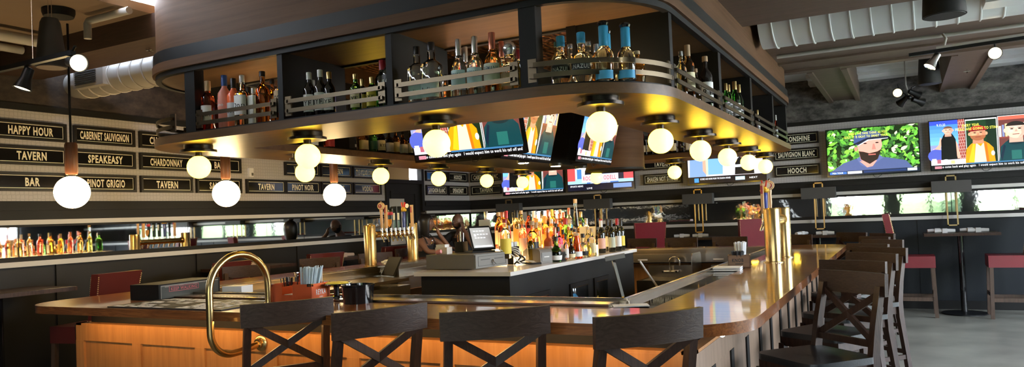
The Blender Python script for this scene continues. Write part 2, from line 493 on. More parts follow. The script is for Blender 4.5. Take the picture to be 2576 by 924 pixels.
# trim: white rails, dark mirror frames, wainscot stiles
def trim_x(n, ya, yb, z0, z1, d, mat):
    bm = BM(); box(bm, XL, XL+d, ya, yb, z0, z1); bevel(bm, .004); struct('trim_%d' % n, bm, mat)
def trim_y(n, xa, xb, z0, z1, d, mat):
    bm = BM(); box(bm, xa, xb, YB-d, YB, z0, z1); bevel(bm, .004); struct('trim_%d' % n, bm, mat)
k = 1
for ya, yb in ((YF, 9.40), (10.50, 11.99)):
    trim_x(k, ya, yb, 1.668, 1.712, .045, 'rail_white'); k += 1
    trim_x(k, ya, yb, 1.280, 1.328, .045, 'rail_white'); k += 1
    trim_x(k, ya, yb, 1.648, 1.668, .03, 'black_paint'); k += 1
    trim_x(k, ya, yb, 1.328, 1.37, .03, 'black_paint'); k += 1
SX = [-6.32, -4.60, -2.89, -1.10, .60, 2.3]            # wall lights on the back wall
edges = [XL+.02, -6.60, -6.04, -4.88, -4.32, -3.17, -2.61, 4.55]
for xa, xb in ((-7.2, -6.45), (-6.19, -4.74), (-4.46, -3.02), (-2.76, XR-.02)):
    trim_y(k, xa, xb, 1.665, 1.712, .045, 'rail_white'); k += 1
for xa, xb in ((-7.2, -6.45), (-6.19, XR-.02)):
    trim_y(k, xa, xb, 1.262, 1.310, .045, 'rail_white'); k += 1
trim_y(k, XL, XR, 1.635, 1.665, .03, 'black_paint'); k += 1
trim_y(k, XL, XR, 1.310, 1.352, .03, 'black_paint'); k += 1
for y in (-.5, 1.1, 2.7, 4.3, 5.9, 7.5, 9.1):
    bm = BM(); box(bm, XL, XL+.018, y-.05, y+.05, .12, 1.28); struct('trim_%d' % k, bm, 'wainscot_warm'); k += 1
for x in (-6.9, -5.4, -3.75, -2.0, -.2, .22, 1.6, 2.0, 3.4):
    bm = BM(); box(bm, x-.05, x+.05, YB-.018, YB, .12, 1.262); struct('trim_%d' % k, bm, 'wainscot'); k += 1
bm = BM(); box(bm, XL, XL+.02, YF, 9.40, 0, .12); struct('baseboard_left', bm, 'black_paint')
bm = BM(); box(bm, XL, XR, YB-.02, YB, 0, .12); struct('baseboard_back', bm, 'black_paint')
bm = BM(); box(bm, -2.2, XR, YB-.008, YB, .12, 1.262); struct('trim_%d' % k, bm, 'wainscot'); k += 1

# mirror strips between the rails
ys = [-3.9, -.6, 1.6, 3.92, 5.75, 7.6, 9.40]
for i, (a, b) in enumerate(zip(ys, ys[1:])):
    bm = BM(); box(bm, XL+.001, XL+.008, a+.004, b-.004, 1.372, 1.646)
    o = obj('mirror_strip', bm, 'mirror_clear')
    tag(o, 'long low mirror strip set in left wall, %s from the corner doorway' % ORD[len(ys)-2-i], 'mirror', 'mirror strips along the left wall')
bm = BM(); box(bm, XL+.001, XL+.008, 10.52, 11.97, 1.372, 1.646)
tag(obj('mirror_strip', bm, 'mirror_clear'), 'short mirror strip between corner door and back wall, behind the couple', 'mirror')
xs = [-7.2, -6.32, -4.6, -2.89, -1.95, -1.1, .6, 2.3, 4.55]
for i, (a, b) in enumerate(zip(xs, xs[1:])):
    bm = BM(); box(bm, a+.004, b-.004, YB-.008, YB-.001, 1.354, 1.634)
    tag(obj('mirror_strip', bm, 'antique_mirror'), 'rippled mirror strip in the dark back wall, %s from the wall corner' % ORD[i], 'mirror', 'mirror strips along the back wall')

# street side: front wall and right wall with tall windows
def win_wall(name, axis, lo, hi, at, wins, z0=.55, z1=2.95):
    if axis == 'x': z0, z1 = .35, 3.15
    else: z0, z1 = .85, 2.0
    bm = BM(); cur = lo
    def pc(a, b, za, zb):
        if axis == 'y': box(bm, a, b, at-.2, at, za, zb)
        else: box(bm, at, at+.2, a, b, za, zb)
    for a, b in wins:
        pc(cur, a, 0, ZC+.2); pc(a, b, 0, z0); pc(a, b, z1, ZC+.2); cur = b
    pc(cur, hi, 0, ZC+.2)
    struct(name, bm, 'wainscot')
W1 = [(-2.3, -.5), (-.1, 1.7), (2.1, 4.2)]
W2 = [(4.4, 6.2), (6.5, 8.3), (8.6, 10.4)]
win_wall('wall_front', 'y', XL-.25, XR+.2, YF, W1)
win_wall('wall_right', 'x', YF-.2, YB+.25, XR, W2)
wi = 1
for ax, wins in (('y', W1), ('x', W2)):
    for a, b in wins:
        w = thing('window_%d' % wi, 'tall black framed street window', 'window'); w['kind'] = 'structure'
        bm = BM(); pn = BM()
        def bx(q, u0, u1, d0, d1, z0, z1):
            if ax == 'y': box(q, u0, u1, YF-d1, YF-d0, z0, z1)
            else: box(q, XR+d0, XR+d1, u0, u1, z0, z1)
        m2 = (a+b)/2
        q0, q1 = (.85, 2.0) if ax == 'y' else (.35, 3.15)
        for u0, u1 in ((a, a+.06), (b-.06, b), (m2-.03, m2+.03)): bx(bm, u0, u1, .06, .14, q0, q1)
        for z0, z1 in ((q0, q0+.06), (q1-.06, q1)) + (((2.25, 2.30),) if ax == 'x' else ()): bx(bm, a, b, .07, .13, z0, z1)
        bx(pn, a, b, .098, .102, q0, q1)
        obj('window_frame', bm, 'black_paint', w); obj('pane', pn, 'pane_glass', w); wi += 1

# outside
bm = BM(); box(bm, -40, 40, -40, 40, -.5, -.15); struct('ground', bm, 'pavement')
bm = BM(); box(bm, -30, 30, -30, -7.2, -.15, -.10); box(bm, 9.0, 30, -7.2, 30, -.15, -.10); TRIM[0] += 1
b2 = BM(); box(b2, XL, XR+.2, -8.6, YF-.2, 3.02, 3.12); struct('sky_block_slab', b2, 'wainscot')  # unseen slab added to keep high sky light off the front windows
o = obj('lawn', bm, 'grass'); o['kind'] = 'structure'
for i, (x, y, s, h) in enumerate(((-9, -12, 2.4, 3.0), (-4.4, -13, 2.2, 2.2), (.3, -12.4, 2.0, 3.4), (4.5, -12, 2.1, 2.0), (10.5, -14, 2.5, 3.2), (12.5, -5, 2.2, 2.4), (12.6, 0, 2.4, 3.0), (12.5, 5, 2.1, 2.2), (13, 10, 2.5, 3.2))):
    bm = BM(); sphere(bm, (0,0,h*.5), 1, 14, 10, sc=(s, 1.2, h*.55))
    for v in bm.verts: v.co += Vector((random.uniform(-.2,.2), random.uniform(-.2,.2), random.uniform(-.2,.2)))
    tag(obj('bush', bm, 'hedge', None, (x, y, -.2)), 'rounded green street bush outside, %s along the pavement' % ORD[i], 'bush', 'bushes outside the windows')

# ceiling and beams
bm = BM(); box(bm, -5.05, XR+.2, YF-.2, YB+.25, ZC, ZC+.1, 0); box(bm, XL-.25, -5.05, 4.13, YB+.25, ZC, ZC+.1, 1); box(bm, XL-.25, -5.05, YF-.2, 4.13, 3.235, 3.3, 1)
struct('ceiling', bm, ['ceiling_white', 'ceiling_tan'])
def beam(pieces, mat='wood_beam'):
    global k
    bm = BM()
    for p in pieces: box(bm, *p)
    struct('trim_%d' % k, bm, mat); k += 1
beam([(-1.15, XR, 4.95, 6.36, 3.05, ZC), (-1.15, XR, 6.36, 6.50, 3.09, ZC), (-1.15, XR, 6.50, 6.62, 3.14, ZC)])
beam([(-1.15, XR, 7.30, 8.34, 3.07, ZC), (-1.15, XR, 8.34, 8.44, 3.05, ZC), (-1.15, XR, 8.44, 8.92, 3.08, ZC), (-1.15, XR, 8.92, 9.07, 3.05, ZC)])
for x0 in (-.90, .53, 1.96, 3.4):
    beam([(x0+.06, x0+.36, 9.07, YB, 3.07, ZC), (x0, x0+.06, 9.07, YB, 3.04, ZC), (x0+.36, x0+.42, 9.07, YB, 3.04, ZC)])
beam([(-1.15, XR, 11.72, YB, 3.31, ZC), (-1.15, XR, 11.45, 11.72, 3.36, ZC)], 'ceiling_white')
beam([(-1.15, XR, 1.6, 2.9, 3.05, ZC)])
beam([(XL, -5.0, 3.75, 4.16, 3.05, 3.235)], 'beam_dark')
beam([(XL, -5.0, 6.05, 6.62, 3.05, ZC)], 'beam_dark')
beam([(XL, -5.0, 8.4, 9.07, 3.05, ZC)], 'beam_dark')

# white spiral duct on the right, grey duct on the left
def duct(name, label, x0, x1, y, z, r, mat, step, end=None):
    t = thing(name, label, 'duct', (0, 0, 0))
    bm = BM(); n = 40
    M = Matrix.Rotation(rad(90), 3, 'Y')
    L = x1-x0
    if end: prof = [(0, 0), (r*.55, .0), (r*.85, .05), (r, .16), (r, L)]
    else: prof = [(r, 0), (r, L)]
    lathe(bm, prof, n, (x0, y, z), axis=M); obj('duct_tube', bm, mat, t)
    bm = BM(); x = x0+step*(.5 if not end else 1.5)
    while x < x1:
        pts = [(x+.06*i/24, y+(r+.004)*math.cos(2*PI*i/24), z+(r+.004)*math.sin(2*PI*i/24)) for i in range(25)]
        tube(bm, pts, .0085, 6); x += step
    obj('seam', bm, mat, t)
    return t
duct('ceiling_duct', 'large white spiral air duct hung between the ceiling beams over the stools', -1.05, XR, 7.0, 3.27, .30, 'duct_white', .155)
t = duct('ceiling_duct', 'grey rounded air duct ending under the ceiling over the left wall', -7.15, -4.95, 4.42, 3.015, .142, 'duct_grey', .16, True)
bm = BM(); box(bm, -6.84, -6.40, 4.24, 4.40, 2.925, 3.10); bevel(bm, .006); obj('outlet_box', bm, 'duct_grey', t)
bm = BM()
for i in range(7): box(bm, -6.81, -6.50, 4.232, 4.239, 2.95+.019*i, 2.96+.019*i)
g = obj('grille', bm, 'grille_dark', t)
t = thing('supply_vent', 'square white supply box with dark grille under the right ceiling duct', 'vent', (0,0,0))
bm = BM(); box(bm, .62, 1.1, 6.55, 6.8, 3.0, 3.2); bevel(bm, .006); obj('outlet_box', bm, 'duct_white', t)
bm = BM()
for i in range(6): box(bm, .66, 1.06, 6.542, 6.549, 3.035+.025*i, 3.047+.025*i)
obj('grille', bm, 'grille_dark', t)

def pipe(label, pts, r, mat='pipe_white', cat='pipe', name='ceiling_pipe'):
    bm = BM(); tube(bm, pts, r, 10); return tag(obj(name, bm, mat), label, cat)
pipe('thick white pipe along the tan ceiling above the left wall', [(-6.2, -1, 3.15), (-6.2, 3.74, 3.15)], .045)
pipe('second white pipe beside the thick one on the tan ceiling', [(-6.75, -1, 3.19), (-6.75, 3.74, 3.19)], .035)
pipe('white pipe with an elbow crossing to the canopy at upper left', [(-5.62, 3.45, 3.19), (-5.60, 3.45, 3.12), (-5.55, 3.45, 3.17), (-4.9, 3.45, 3.17)] if False else [(-5.45, 3.5, 3.05), (-5.45, 3.5, 3.165), (-5.43, 3.5, 3.185), (-4.95, 3.5, 3.185)], .028)
pipe('thin white conduit running along the wide beam beneath the white duct', [(-1.05, 7.86, 3.045), (XR, 7.86, 3.045)], .018)

# speakers
def speaker(label, x, y, z, r0, r1, h, cable, face='speaker_black'):
    t = thing('pendant_speaker', label, 'speaker', (x, y, z), 0, 'pendant speakers under the ceiling')
    bm = BM(); lathe(bm, [(0, h), (r1*.8, h), (r1, h-.03), (r0, .03), (r0*1.01, 0.0), (r0*.96, 0)], 32); obj('body', bm, 'speaker_black', t)
    bm = BM(); lathe(bm, [(0, -.004), (r0*.93, -.004), (r0*.93, .004), (0, .004)], 32); obj('speaker_grille', bm, face, t)
    bm = BM()
    for s in (-1, 1): tube(bm, [(s*.02, 0, h-.01), (s*.02, 0, cable)], .003, 6)
    obj('hanger_cable', bm, 'chrome', t)
speaker('black tapered speaker hung by cables above the left track light', -5.25, 3.10, 2.739, .098, .064, .345, .50, 'speaker_face')
speaker('squat black speaker hung in front of the white spiral duct', .295, 5.5, 2.72, .125, .115, .2, .33)
speaker('black tapered speaker hung before the back wall over the screens', .355, 10.2, 2.93, .125, .10, .36, .47)
bm = BM(); lathe(bm, [(0, 0), (.10, 0), (.11, .03), (.11, .06), (0, .06)], 24)
tag(obj('ceiling_sensor', bm, 'speaker_black', None, (-5.48, 3.3, 3.178)), 'flat round black ceiling disc beside the left speaker', 'ceiling disc')

# track lights
def head(parent, p, d, mat='lamp_face', shade='black_metal'):
    """spot head at p aiming along d"""
    d = Vector(d).normalized(); q = d.to_track_quat('Z', 'Y').to_matrix()
    h = obj('spot_head', (lambda b: (lathe(b, [(.014, -.10), (.03, -.09), (.034, -.02), (.056, .05), (.052, .05), (.03, -.015), (0, -.015)], 20, (0,0,0), axis=q), b)[1])(BM()), shade, parent, p)
    b = BM(); lathe(b, [(0, .038), (.050, .038), (.050, .042), (0, .042)], 20, axis=q); obj('lens', b, mat, h)
    b = BM(); tube(b, [Vector((0,0,0))-d*.06, Vector((0,0,.06))-d*.05, (0, 0, .10)], .009, 8); obj('arm', b, 'black_metal', h)
    return h
t = thing('track_light', 'black track with two small spotlights below the tan ceiling at left', 'track light', (0,0,0))
bm = BM(); bar(bm, (-6.6, 2.75, 2.665), (-4.43, 2.75, 2.665), .034, .03); obj('track', bm, 'black_metal', t)
head(t, (-4.95, 2.75, 2.55), (-.12, -.3, -1)); head(t, (-4.40, 2.745, 2.60), (.95, -.18, -.22))
bm = BM()
for x, y in ((-6.4, 2.75), (-4.85, 2.75)): tube(bm, [(x, y, 2.67), (x, y, 3.24 if x < -5.05 else 3.43)], .003, 6)
obj('hanger_cable', bm, 'chrome', t)
t = thing('track_light', 'long black track with white edge and two spotlights before the right beams', 'track light', (0,0,0))
bm = BM(); bar(bm, (.12, 7.85, 2.90), (2.6, 7.4, 2.90), .03, .03); obj('track', bm, 'black_metal', t)
bm = BM(); bar(bm, (.34, 7.79, 2.925), (2.6, 7.38, 2.925), .02, .02); obj('conduit', bm, 'pipe_white', t)
head(t, (.305, 7.82, 2.80), (-.5, -.25, -.8), 'lamp_face', 'chrome'); head(t, (.78, 7.72, 2.80), (-.12, -1, -.1))
bm = BM(); tube(bm, [(.40, 7.79, 2.93), (.42, 7.79, 3.0), (.40, 7.82, 3.05)], .012, 8); obj('feed', bm, 'pipe_white', t)
t = thing('spot_cluster', 'cluster of four small spotlights on a thin stem before the dark back wall', 'spotlight cluster', (0,0,0))
bm = BM(); tube(bm, [(.105, 10.4, 3.42), (.105, 10.4, 2.98), (.135, 10.4, 2.83)], .009, 8); obj('stem', bm, 'pipe_white', t)
bm = BM(); sphere(bm, (.135, 10.4, 2.815), .03, 12, 8); obj('hub', bm, 'black_metal', t)
for p, dd, mt in (((.015, 10.36, 2.88), (-.12, -1, -.1), 'lamp_warm'), ((.205, 10.42, 2.85), (.9, .5, -.55), 'lamp_face'), ((.06, 10.45, 2.78), (-.7, .6, -.6), 'lamp_face'), ((.24, 10.45, 2.76), (.9, .6, -.35), 'lamp_face')):
    head(t, p, dd, mt)
for p, lab in (((.75, 10.3, 3.045), 'small white four-armed sprinkler under the right beam'), ((-5.35, 3.95, 3.03), 'small metal sprinkler under the dark beam at upper left')):
    bm = BM(); tube(bm, [(-.035, 0, 0), (.035, 0, 0)], .004, 6); tube(bm, [(0, -.035, 0), (0, .035, 0)], .004, 6); tube(bm, [(0, 0, -.02), (0, 0, .03)], .007, 8)
    tag(obj('ceiling_sprinkler', bm, 'chrome', None, p), lab, 'sprinkler')
bm = BM(); box(bm, -.035, .035, -.012, .012, -.055, .055); bevel(bm, .008); t = obj('thermostat', bm, 'white_plain', None, (XL+.012, 6.70, 2.245), rad(90))
tag(t, 'small white thermostat box on the left wall between the signs', 'thermostat')
bm = BM(); box(bm, .0, .028, -.016, -.012, -.04, -.005); obj('display', bm, 'grey_plastic', t)
# ------------------------------------------------------------------ canopy ring above the bar
CX0, CX1, CY0, CY1, CR = -5.12, -1.08, 3.49, 9.42, .62
IX0, IX1, IY0, IY1 = -4.45, -1.76, 4.16, 8.75
def oring(d): return rrect(CX0+d, CX1-d, CY0+d, CY1-d, max(CR-d, .02), 10)
def iring(d): return rrect(IX0-d, IX1+d, IY0-d, IY1+d, .02, 10)
canopy = thing('bar_canopy', 'large rounded wood and black bottle canopy hung over the bar', 'bar canopy')
bm = BM(); ring(bm, oring(0), iring(0), 2.17, 2.226); bevel(bm, .004)
obj('shelf_deck', bm, 'wood_deck', canopy)
bm = BM(); ring(bm, oring(.025), iring(.025), 2.226, 2.238); obj('shelf_liner', bm, 'black_paint', canopy)
bm = BM(); ring(bm, oring(0.0), iring(-.0), 2.695, 2.757); bevel(bm, .012, 3); obj('wood_band', bm, 'wood_soffit', canopy)
bm = BM(); ring(bm, oring(.008), iring(.02), 2.757, 2.845); bevel(bm, .02, 3); obj('black_band', bm, 'band_black', canopy)
bm = BM(); ring(bm, oring(.02), oring(.06), 2.66, 2.70); ring(bm, iring(.06), iring(.02), 2.66, 2.70); obj('black_trim', bm, 'black_paint', canopy)
bm = BM(); ring(bm, oring(.06), iring(.06), 2.672, 2.70); obj('soffit_board', bm, 'wood_deck', canopy)
bm = BM(); ring(bm, oring(.03), iring(-.01), 2.845, 3.42); obj('fascia_panel', bm, 'wood_soffit', canopy)
bm = BM(); box(bm, IX0+.01, IX1-.01, IY0+.01, IY1-.01, 2.99, 3.02); obj('copper_panel', bm, 'copper_relief', canopy)
ZS_ = 2.2382
# dividers across the shelf
divs = []
def div(x0, x1, y0, y1):
    bm = BM(); box(bm, x0, x1, y0, y1, 2.236, 2.674); bevel(bm, .003); obj('divider', bm, 'black_paint', canopy)
FX = [-4.355, -3.503, -2.634, -1.72]
for x in FX:
    if x in (FX[0], FX[3]):
        div(x-.05, x+.05, CY0+.03, CY0+.11); div(x-.05, x+.05, CY1-.11, CY1-.03)
    else:
        div(x-.022, x+.022, CY0+.03, IY0-.03); div(x-.022, x+.022, IY1+.03, CY1-.03)
SY = [4.11, 5.38, 6.62, 7.84, 8.80]
for i, y in enumerate(SY):
    w = .03 if i in (0, 4) else .04
    div(IX1+.03, CX1-.03, y-w, y+w); div(CX0+.03, IX0-.03, y-w, y+w)
for x in (IX0-.06, IX1+.06):
    for y in (IY0-.06, IY1+.06):
        bm = BM(); box(bm, x-.03, x+.03, y-.03, y+.03, 2.236, 2.674); obj('inner_post', bm, 'black_paint', canopy)

# bottle guard rails: two bars and two brackets per bay
def guard(pts, n0, n1, label):
    """pts: path of the bar; n0,n1 outward normals at the ends"""
    t = thing('bottle_guard', label, 'bottle guard', (0,0,0), 0, 'bottle guards on the canopy shelf')
    for z in (2.285, 2.345):
        bm = BM()
        P = [Vector((x, y, z)) for x, y in pts]
        vs = []
        for i, p in enumerate(P):
            tg = (P[min(i+1, len(P)-1)]-P[max(i-1, 0)]).normalized(); nn = Vector((tg.y, -tg.x, 0))
            vs.append([bm.verts.new(p+nn*a+Vector((0,0,b))) for a, b in ((-.004,-.013),(.004,-.013),(.004,.013),(-.004,.013))])
        for a, b in zip(vs, vs[1:]):
            for q in range(4): bm.faces.new((a[q], a[(q+1) % 4], b[(q+1) % 4], b[q]))
        bm.faces.new(vs[0][::-1]); bm.faces.new(vs[-1])
        obj('guard_bar', bm, 'antique_bar', t)
    for p, n in ((pts[0], n0), (pts[-1], n1)):
        bm = BM(); d = Vector((n[1], -n[0], 0))
        bar(bm, Vector((p[0], p[1], 2.255))-Vector((n[0], n[1], 0))*.016, Vector((p[0], p[1], 2.38))-Vector((n[0], n[1], 0))*.016, .05, .010, up=(n[0], n[1], 0)); bevel(bm, .004)
        for z in (2.285, 2.345): bar(bm, Vector((p[0], p[1], z))-Vector((n[0], n[1], 0))*.022, Vector((p[0], p[1], z))+Vector((n[0], n[1], 0))*.004, .028, .02)
        obj('bracket', bm, 'antique_bar', t)
bays = [(-4.29, -3.545, 'left'), (-3.46, -2.675, 'second'), (-2.595, -1.79, 'third')]
for a, b, nm in bays:
    guard([(a+.02, CY0+.018), (b-.02, CY0+.018)], (0,-1), (0,-1), 'two bar metal guard across the %s front bay of the canopy shelf' % nm)
    guard([(a+.02, CY1-.018), (b-.02, CY1-.018)], (0,1), (0,1), 'two bar metal guard across the %s rear bay of the canopy shelf' % nm)
def arc(cx, cy, a0, a1, r=CR-.018, n=14): return [(cx+r*math.cos(rad(a0+(a1-a0)*i/n)), cy+r*math.sin(rad(a0+(a1-a0)*i/n))) for i in range(n+1)]
guard(arc(CX1-CR, CY0+CR, -90, -4), (0,-1), (1,0), 'curved two bar metal guard around the front right corner of the canopy')
guard(arc(CX0+CR, CY0+CR, 184, 266), (-1,0), (0,-1), 'curved two bar metal guard around the front left corner of the canopy')
for i in range(4):
    y0, y1 = SY[i]+.06, SY[i+1]-.06
    guard([(CX1-.018, y0), (CX1-.018, y1)], (1,0), (1,0), 'two bar metal guard on the right side of the canopy, %s bay from the front' % ORD[i])
    guard([(CX0+.018, y0), (CX0+.018, y1)], (-1,0), (-1,0), 'two bar metal guard on the left side of the canopy, %s bay from the front' % ORD[i])

for x0_, x1_, y_, nm in ((-4.25, -3.58, 3.88, 'left front bay'), (-2.25, -1.82, 3.88, 'third front bay'), (-1.62, -1.25, 3.98, 'corner bay')):
    bm = BM(); box(bm, x0_, x1_, y_, y_+.014, ZS_, ZS_+.008)
    tag(obj('led_strip', bm, 'shelf_glow'), 'thin warm light strip on the canopy shelf behind bottles, ' + nm, 'light strip', 'light strips behind the canopy bottles')
# sixteen globe lights under the shelf
def globe(label, x, y, first=[None]):
    if first[0] is None:
        t = thing('globe_light', label, 'globe light', (0,0,2.17), 0, 'globe lights under the canopy')
        bm = BM(); lathe(bm, [(.102, 0), (.102, -.026), (.106, -.030), (.128, -.032), (.128, -.050), (.03, -.052), (0, -.052)][::-1], 36); obj('ceiling_plate', bm, 'bronze_black', t)
        bm = BM(); lathe(bm, [(.026, -.05), (.026, -.085), (0, -.085)][::-1], 20); obj('stem', bm, 'bronze_black', t)
        bm = BM(); sphere(bm, (0,0,-.158), .084, 24, 16); obj('globe', bm, 'globe_glow', t)
        first[0] = t
    else: t = copy_tree(first[0])
    t.location = (x, y, 2.17); t['label'] = label
FR = ['leftmost', 'second from left', 'third from left', 'at the right corner']
for i, x in enumerate((-4.56, -3.50, -2.47, -1.41)): globe('round glowing globe light under the front edge of the canopy, %s' % FR[i], x, 3.745)
for i, y in enumerate((4.83, 5.93, 6.96, 8.02, 9.08)): globe('round glowing globe light under the right side of the canopy, %s behind the corner one' % ORD[i], -1.405, y)
for i, y in enumerate((4.87, 5.93, 6.97, 8.06, 9.05)): globe('round glowing globe light under the left side of the canopy, %s behind the front corner' % ORD[i], -4.59, y)
for i, x in enumerate((-3.50, -2.47)): globe('round glowing globe light under the rear of the canopy, %s from its left corner' % ORD[i], x, 9.03)

# three big pendants on rods over the left stools
pend = None
for i, (y, nm) in enumerate(((3.56, 'nearest at far left of the signs'), (5.07, 'middle one of three before the signs'), (6.62, 'farthest of three before the signs'))):
    lab = 'glowing globe pendant with brown wood tube, ' + nm
    if pend is None:
        pend = thing('globe_pendant', lab, 'pendant light', (-5.8, y, 0), 0, 'wood tube pendants along the left wall')
        bm = BM(); lathe(bm, [(0, 2.03), (.040, 2.03), (.047, 2.05), (.047, 2.265), (.040, 2.285), (0, 2.285)], 28); obj('wood_tube', bm, 'wood_dark' if False else 'wood_pend', pend)
        bm = BM(); lathe(bm, [(0, 2.01), (.028, 2.01), (.028, 2.03), (0, 2.03)], 20); obj('collar', bm, 'bronze_black', pend)
        bm = BM(); tube(bm, [(0,0,2.285), (0,0,3.235)], .009, 10); obj('rod', bm, 'black_metal', pend)
        bm = BM(); sphere(bm, (0,0,1.892), .128, 28, 18); obj('globe', bm, 'pendant_glow', pend)
    else: copy_tree(pend, (-5.8, y, 0), label=lab)

# small downlights under the frame over the island bottles
for i, y in enumerate((5.95, 6.65, 7.3)):
    t = thing('downlight', 'small round downlight under the black screen frame, %s from the front' % ORD[i], 'downlight', (-3.0, y, 2.058), 0, 'downlights over the island')
    bm = BM(); lathe(bm, [(0,-.03), (.06,-.03), (.062,0), (0,0)], 24); obj('can', bm, 'black_metal', t)
    bm = BM(); lathe(bm, [(0,-.033), (.048,-.033), (.048,-.029), (0,-.029)], 24); obj('lens', bm, 'down_glow', t)
# dark frame with screens at the middle of the ring
t = thing('screen_mount', 'black box frame holding the tilted screens in the middle of the canopy', 'screen mount', (0,0,0))
bm = BM(); box(bm, -3.62, -3.05, 5.62, 7.6, 2.06, 2.99); bevel(bm, .01); obj('frame_box', bm, 'black_paint', t)
for p_, q_ in (((-3.35, 5.34, 2.10), (-3.35, 5.7, 2.12)), ((-3.1, 5.8, 2.10), (-2.88, 5.8, 2.10)), ((-3.1, 7.2, 2.1), (-2.8, 7.2, 2.1))):
    bm = BM(); bar(bm, p_, q_, .12, .05); obj('bracket', bm, 'black_metal', t)
bm = BM(); lathe(bm, [(0, 2.03), (.33, 2.03), (.335, 2.05), (.335, 2.99), (0, 2.99)], 48); o = obj('canopy_column', bm, 'wood_soffit', None, (-2.89, 8.05, 0))
tag(o, 'rounded brown column behind the tilted screens inside the canopy', 'column')
bm = BM(); lathe(bm, [(0, 2.022), (.34, 2.022), (.34, 2.045), (0, 2.045)], 48); obj('base_trim', bm, 'black_paint', o)
# ------------------------------------------------------------------ the bar
BX0, BX1, BY0, BY1 = -5.62, -0.58, 3.01, 9.40
BRAD = [.34, .38, .3, .3]
def bl(d, r=None): return rrect(BX0+d, BX1-d, BY0+d, BY1-d, [max(q-d, .004) for q in BRAD] if r is None else r, 10)
bar_top = thing('bar_counter', 'varnished wood bar counter running all around the island', 'bar counter')
bm = BM(); ring(bm, bl(0), bl(.535), 1.018, 1.07); bevel(bm, .010, 3); obj('wood_top', bm, 'wood_counter', bar_top)
bm = BM(); ring(bm, bl(.535), bl(.72), 1.02, 1.066); obj('inset_strip', bm, 'inset_gloss', bar_top)
bm = BM(); ring(bm, bl(.715), bl(.765), 1.03, 1.083); bevel(bm, .008, 2); obj('drink_rail', bm, 'rail_metal', bar_top)
bm = BM(); box(bm, -4.86, -1.35, 3.565, 3.722, 1.064, 1.083); bevel(bm, .004); obj('rail_plate', bm, 'rail_metal', bar_top)
bm = BM(); ring(bm, bl(.73), bl(.748), 1.08, 1.095); bevel(bm, .004, 2); obj('rail_lip', bm, 'rail_metal', bar_top)
bm = BM(); ring(bm, bl(.745), bl(.775), .93, 1.03); obj('steel_fascia', bm, 'steel', bar_top)
bm = BM()
for y in (5.6, 6.9, 8.1):
    box(bm, BX0+.775, BX0+.778, y-.05, y+.05, .95, .965)
for x in (-4.0, -2.8, -1.9): box(bm, x-.06, x+.06, BY1-.778, BY1-.775, .955, .97)
obj('label_tag', bm, 'white_plain', bar_top)

base = thing('bar_cabinet', 'orange brown panelled wood base under the bar counter', 'bar base')
def bb(d): return rrect(-5.36+d, -.85-d, 3.29+d, 9.13-d, .004, 2)
bm = BM(); ring(bm, bb(.012), bb(.10), 0, .895); obj('carcass', bm, ['wood_panel'], base)
bm = BM(); ring(bm, bb(.07), bb(.12), .89, 1.02); obj('recess', bm, 'black_paint', base)
bm = BM(); box(bm, -5.36, -.85, 3.29, 3.36, .895, .912); box(bm, -5.36, -5.30, 3.29, 9.13, .895, .912); box(bm, -.91, -.85, 3.29, 9.13, .895, .912); bevel(bm, .003); obj('cap_moulding', bm, 'wood_panel', base)
bm = BM()
box(bm, -5.36, -.85, 3.288, 3.304, .79, .898); box(bm, -5.36, -.85, 3.288, 3.304, .0, .14)
for i in range(8):
    x = -5.36+.09/2 + i*(.70) if i else -5.315
    x = -5.315 + i*.6315
    box(bm, x-.045, x+.045, 3.286, 3.304, .14, .79)
bevel(bm, .004); obj('panel_frame', bm, 'wood_panel', base)
bm = BM(); box(bm, -.866, -.848, 3.288, 9.13, .79, .898); box(bm, -.866, -.848, 3.288, 9.13, .0, .12); box(bm, -.864, -.854, 3.29, 9.13, .12, .79)
obj('side_panel', bm, 'wood_side', base)
bm = BM()
for i in range(13): box(bm, -.858, -.845, 3.60+.44*i, 3.67+.44*i, .0, .79)
obj('side_groove', bm, 'black_paint', base)
bm = BM(); box(bm, -5.375, -5.345, 3.29, 9.13, 0, .9); obj('end_panel', bm, 'black_paint', base)
t = obj('led_strip', (lambda b: (box(b, -5.2, -1.0, 3.105, 3.118, 1.004, 1.0175), b)[1])(BM()), 'led_glow', None)
tag(t, 'thin glowing light strip under the front edge of the bar counter', 'light strip')
t = obj('led_strip', (lambda b: (bar(b, (-.93, 3.13, 1.008), (-.72, 3.24, 1.008), .016, .014), sphere(b, (-.715, 3.245, 1.006), .014, 10, 6), b)[2])(BM()), 'led_white', None)
tag(t, 'short pale light strip under the rounded right corner of the counter', 'light strip')
bm = BM(); box(bm, -1.95, -1.72, 3.352, 3.36, .94, .985); o = obj('outlet_plate', bm, 'black_gloss', None); tag(o, 'dark outlet plate in the recess under the front counter', 'outlet')
bm = BM(); box(bm, -1.93, -1.86, 3.348, 3.354, .945, .98); box(bm, -1.82, -1.75, 3.348, 3.354, .945, .98); obj('socket', bm, 'black_paint', o)

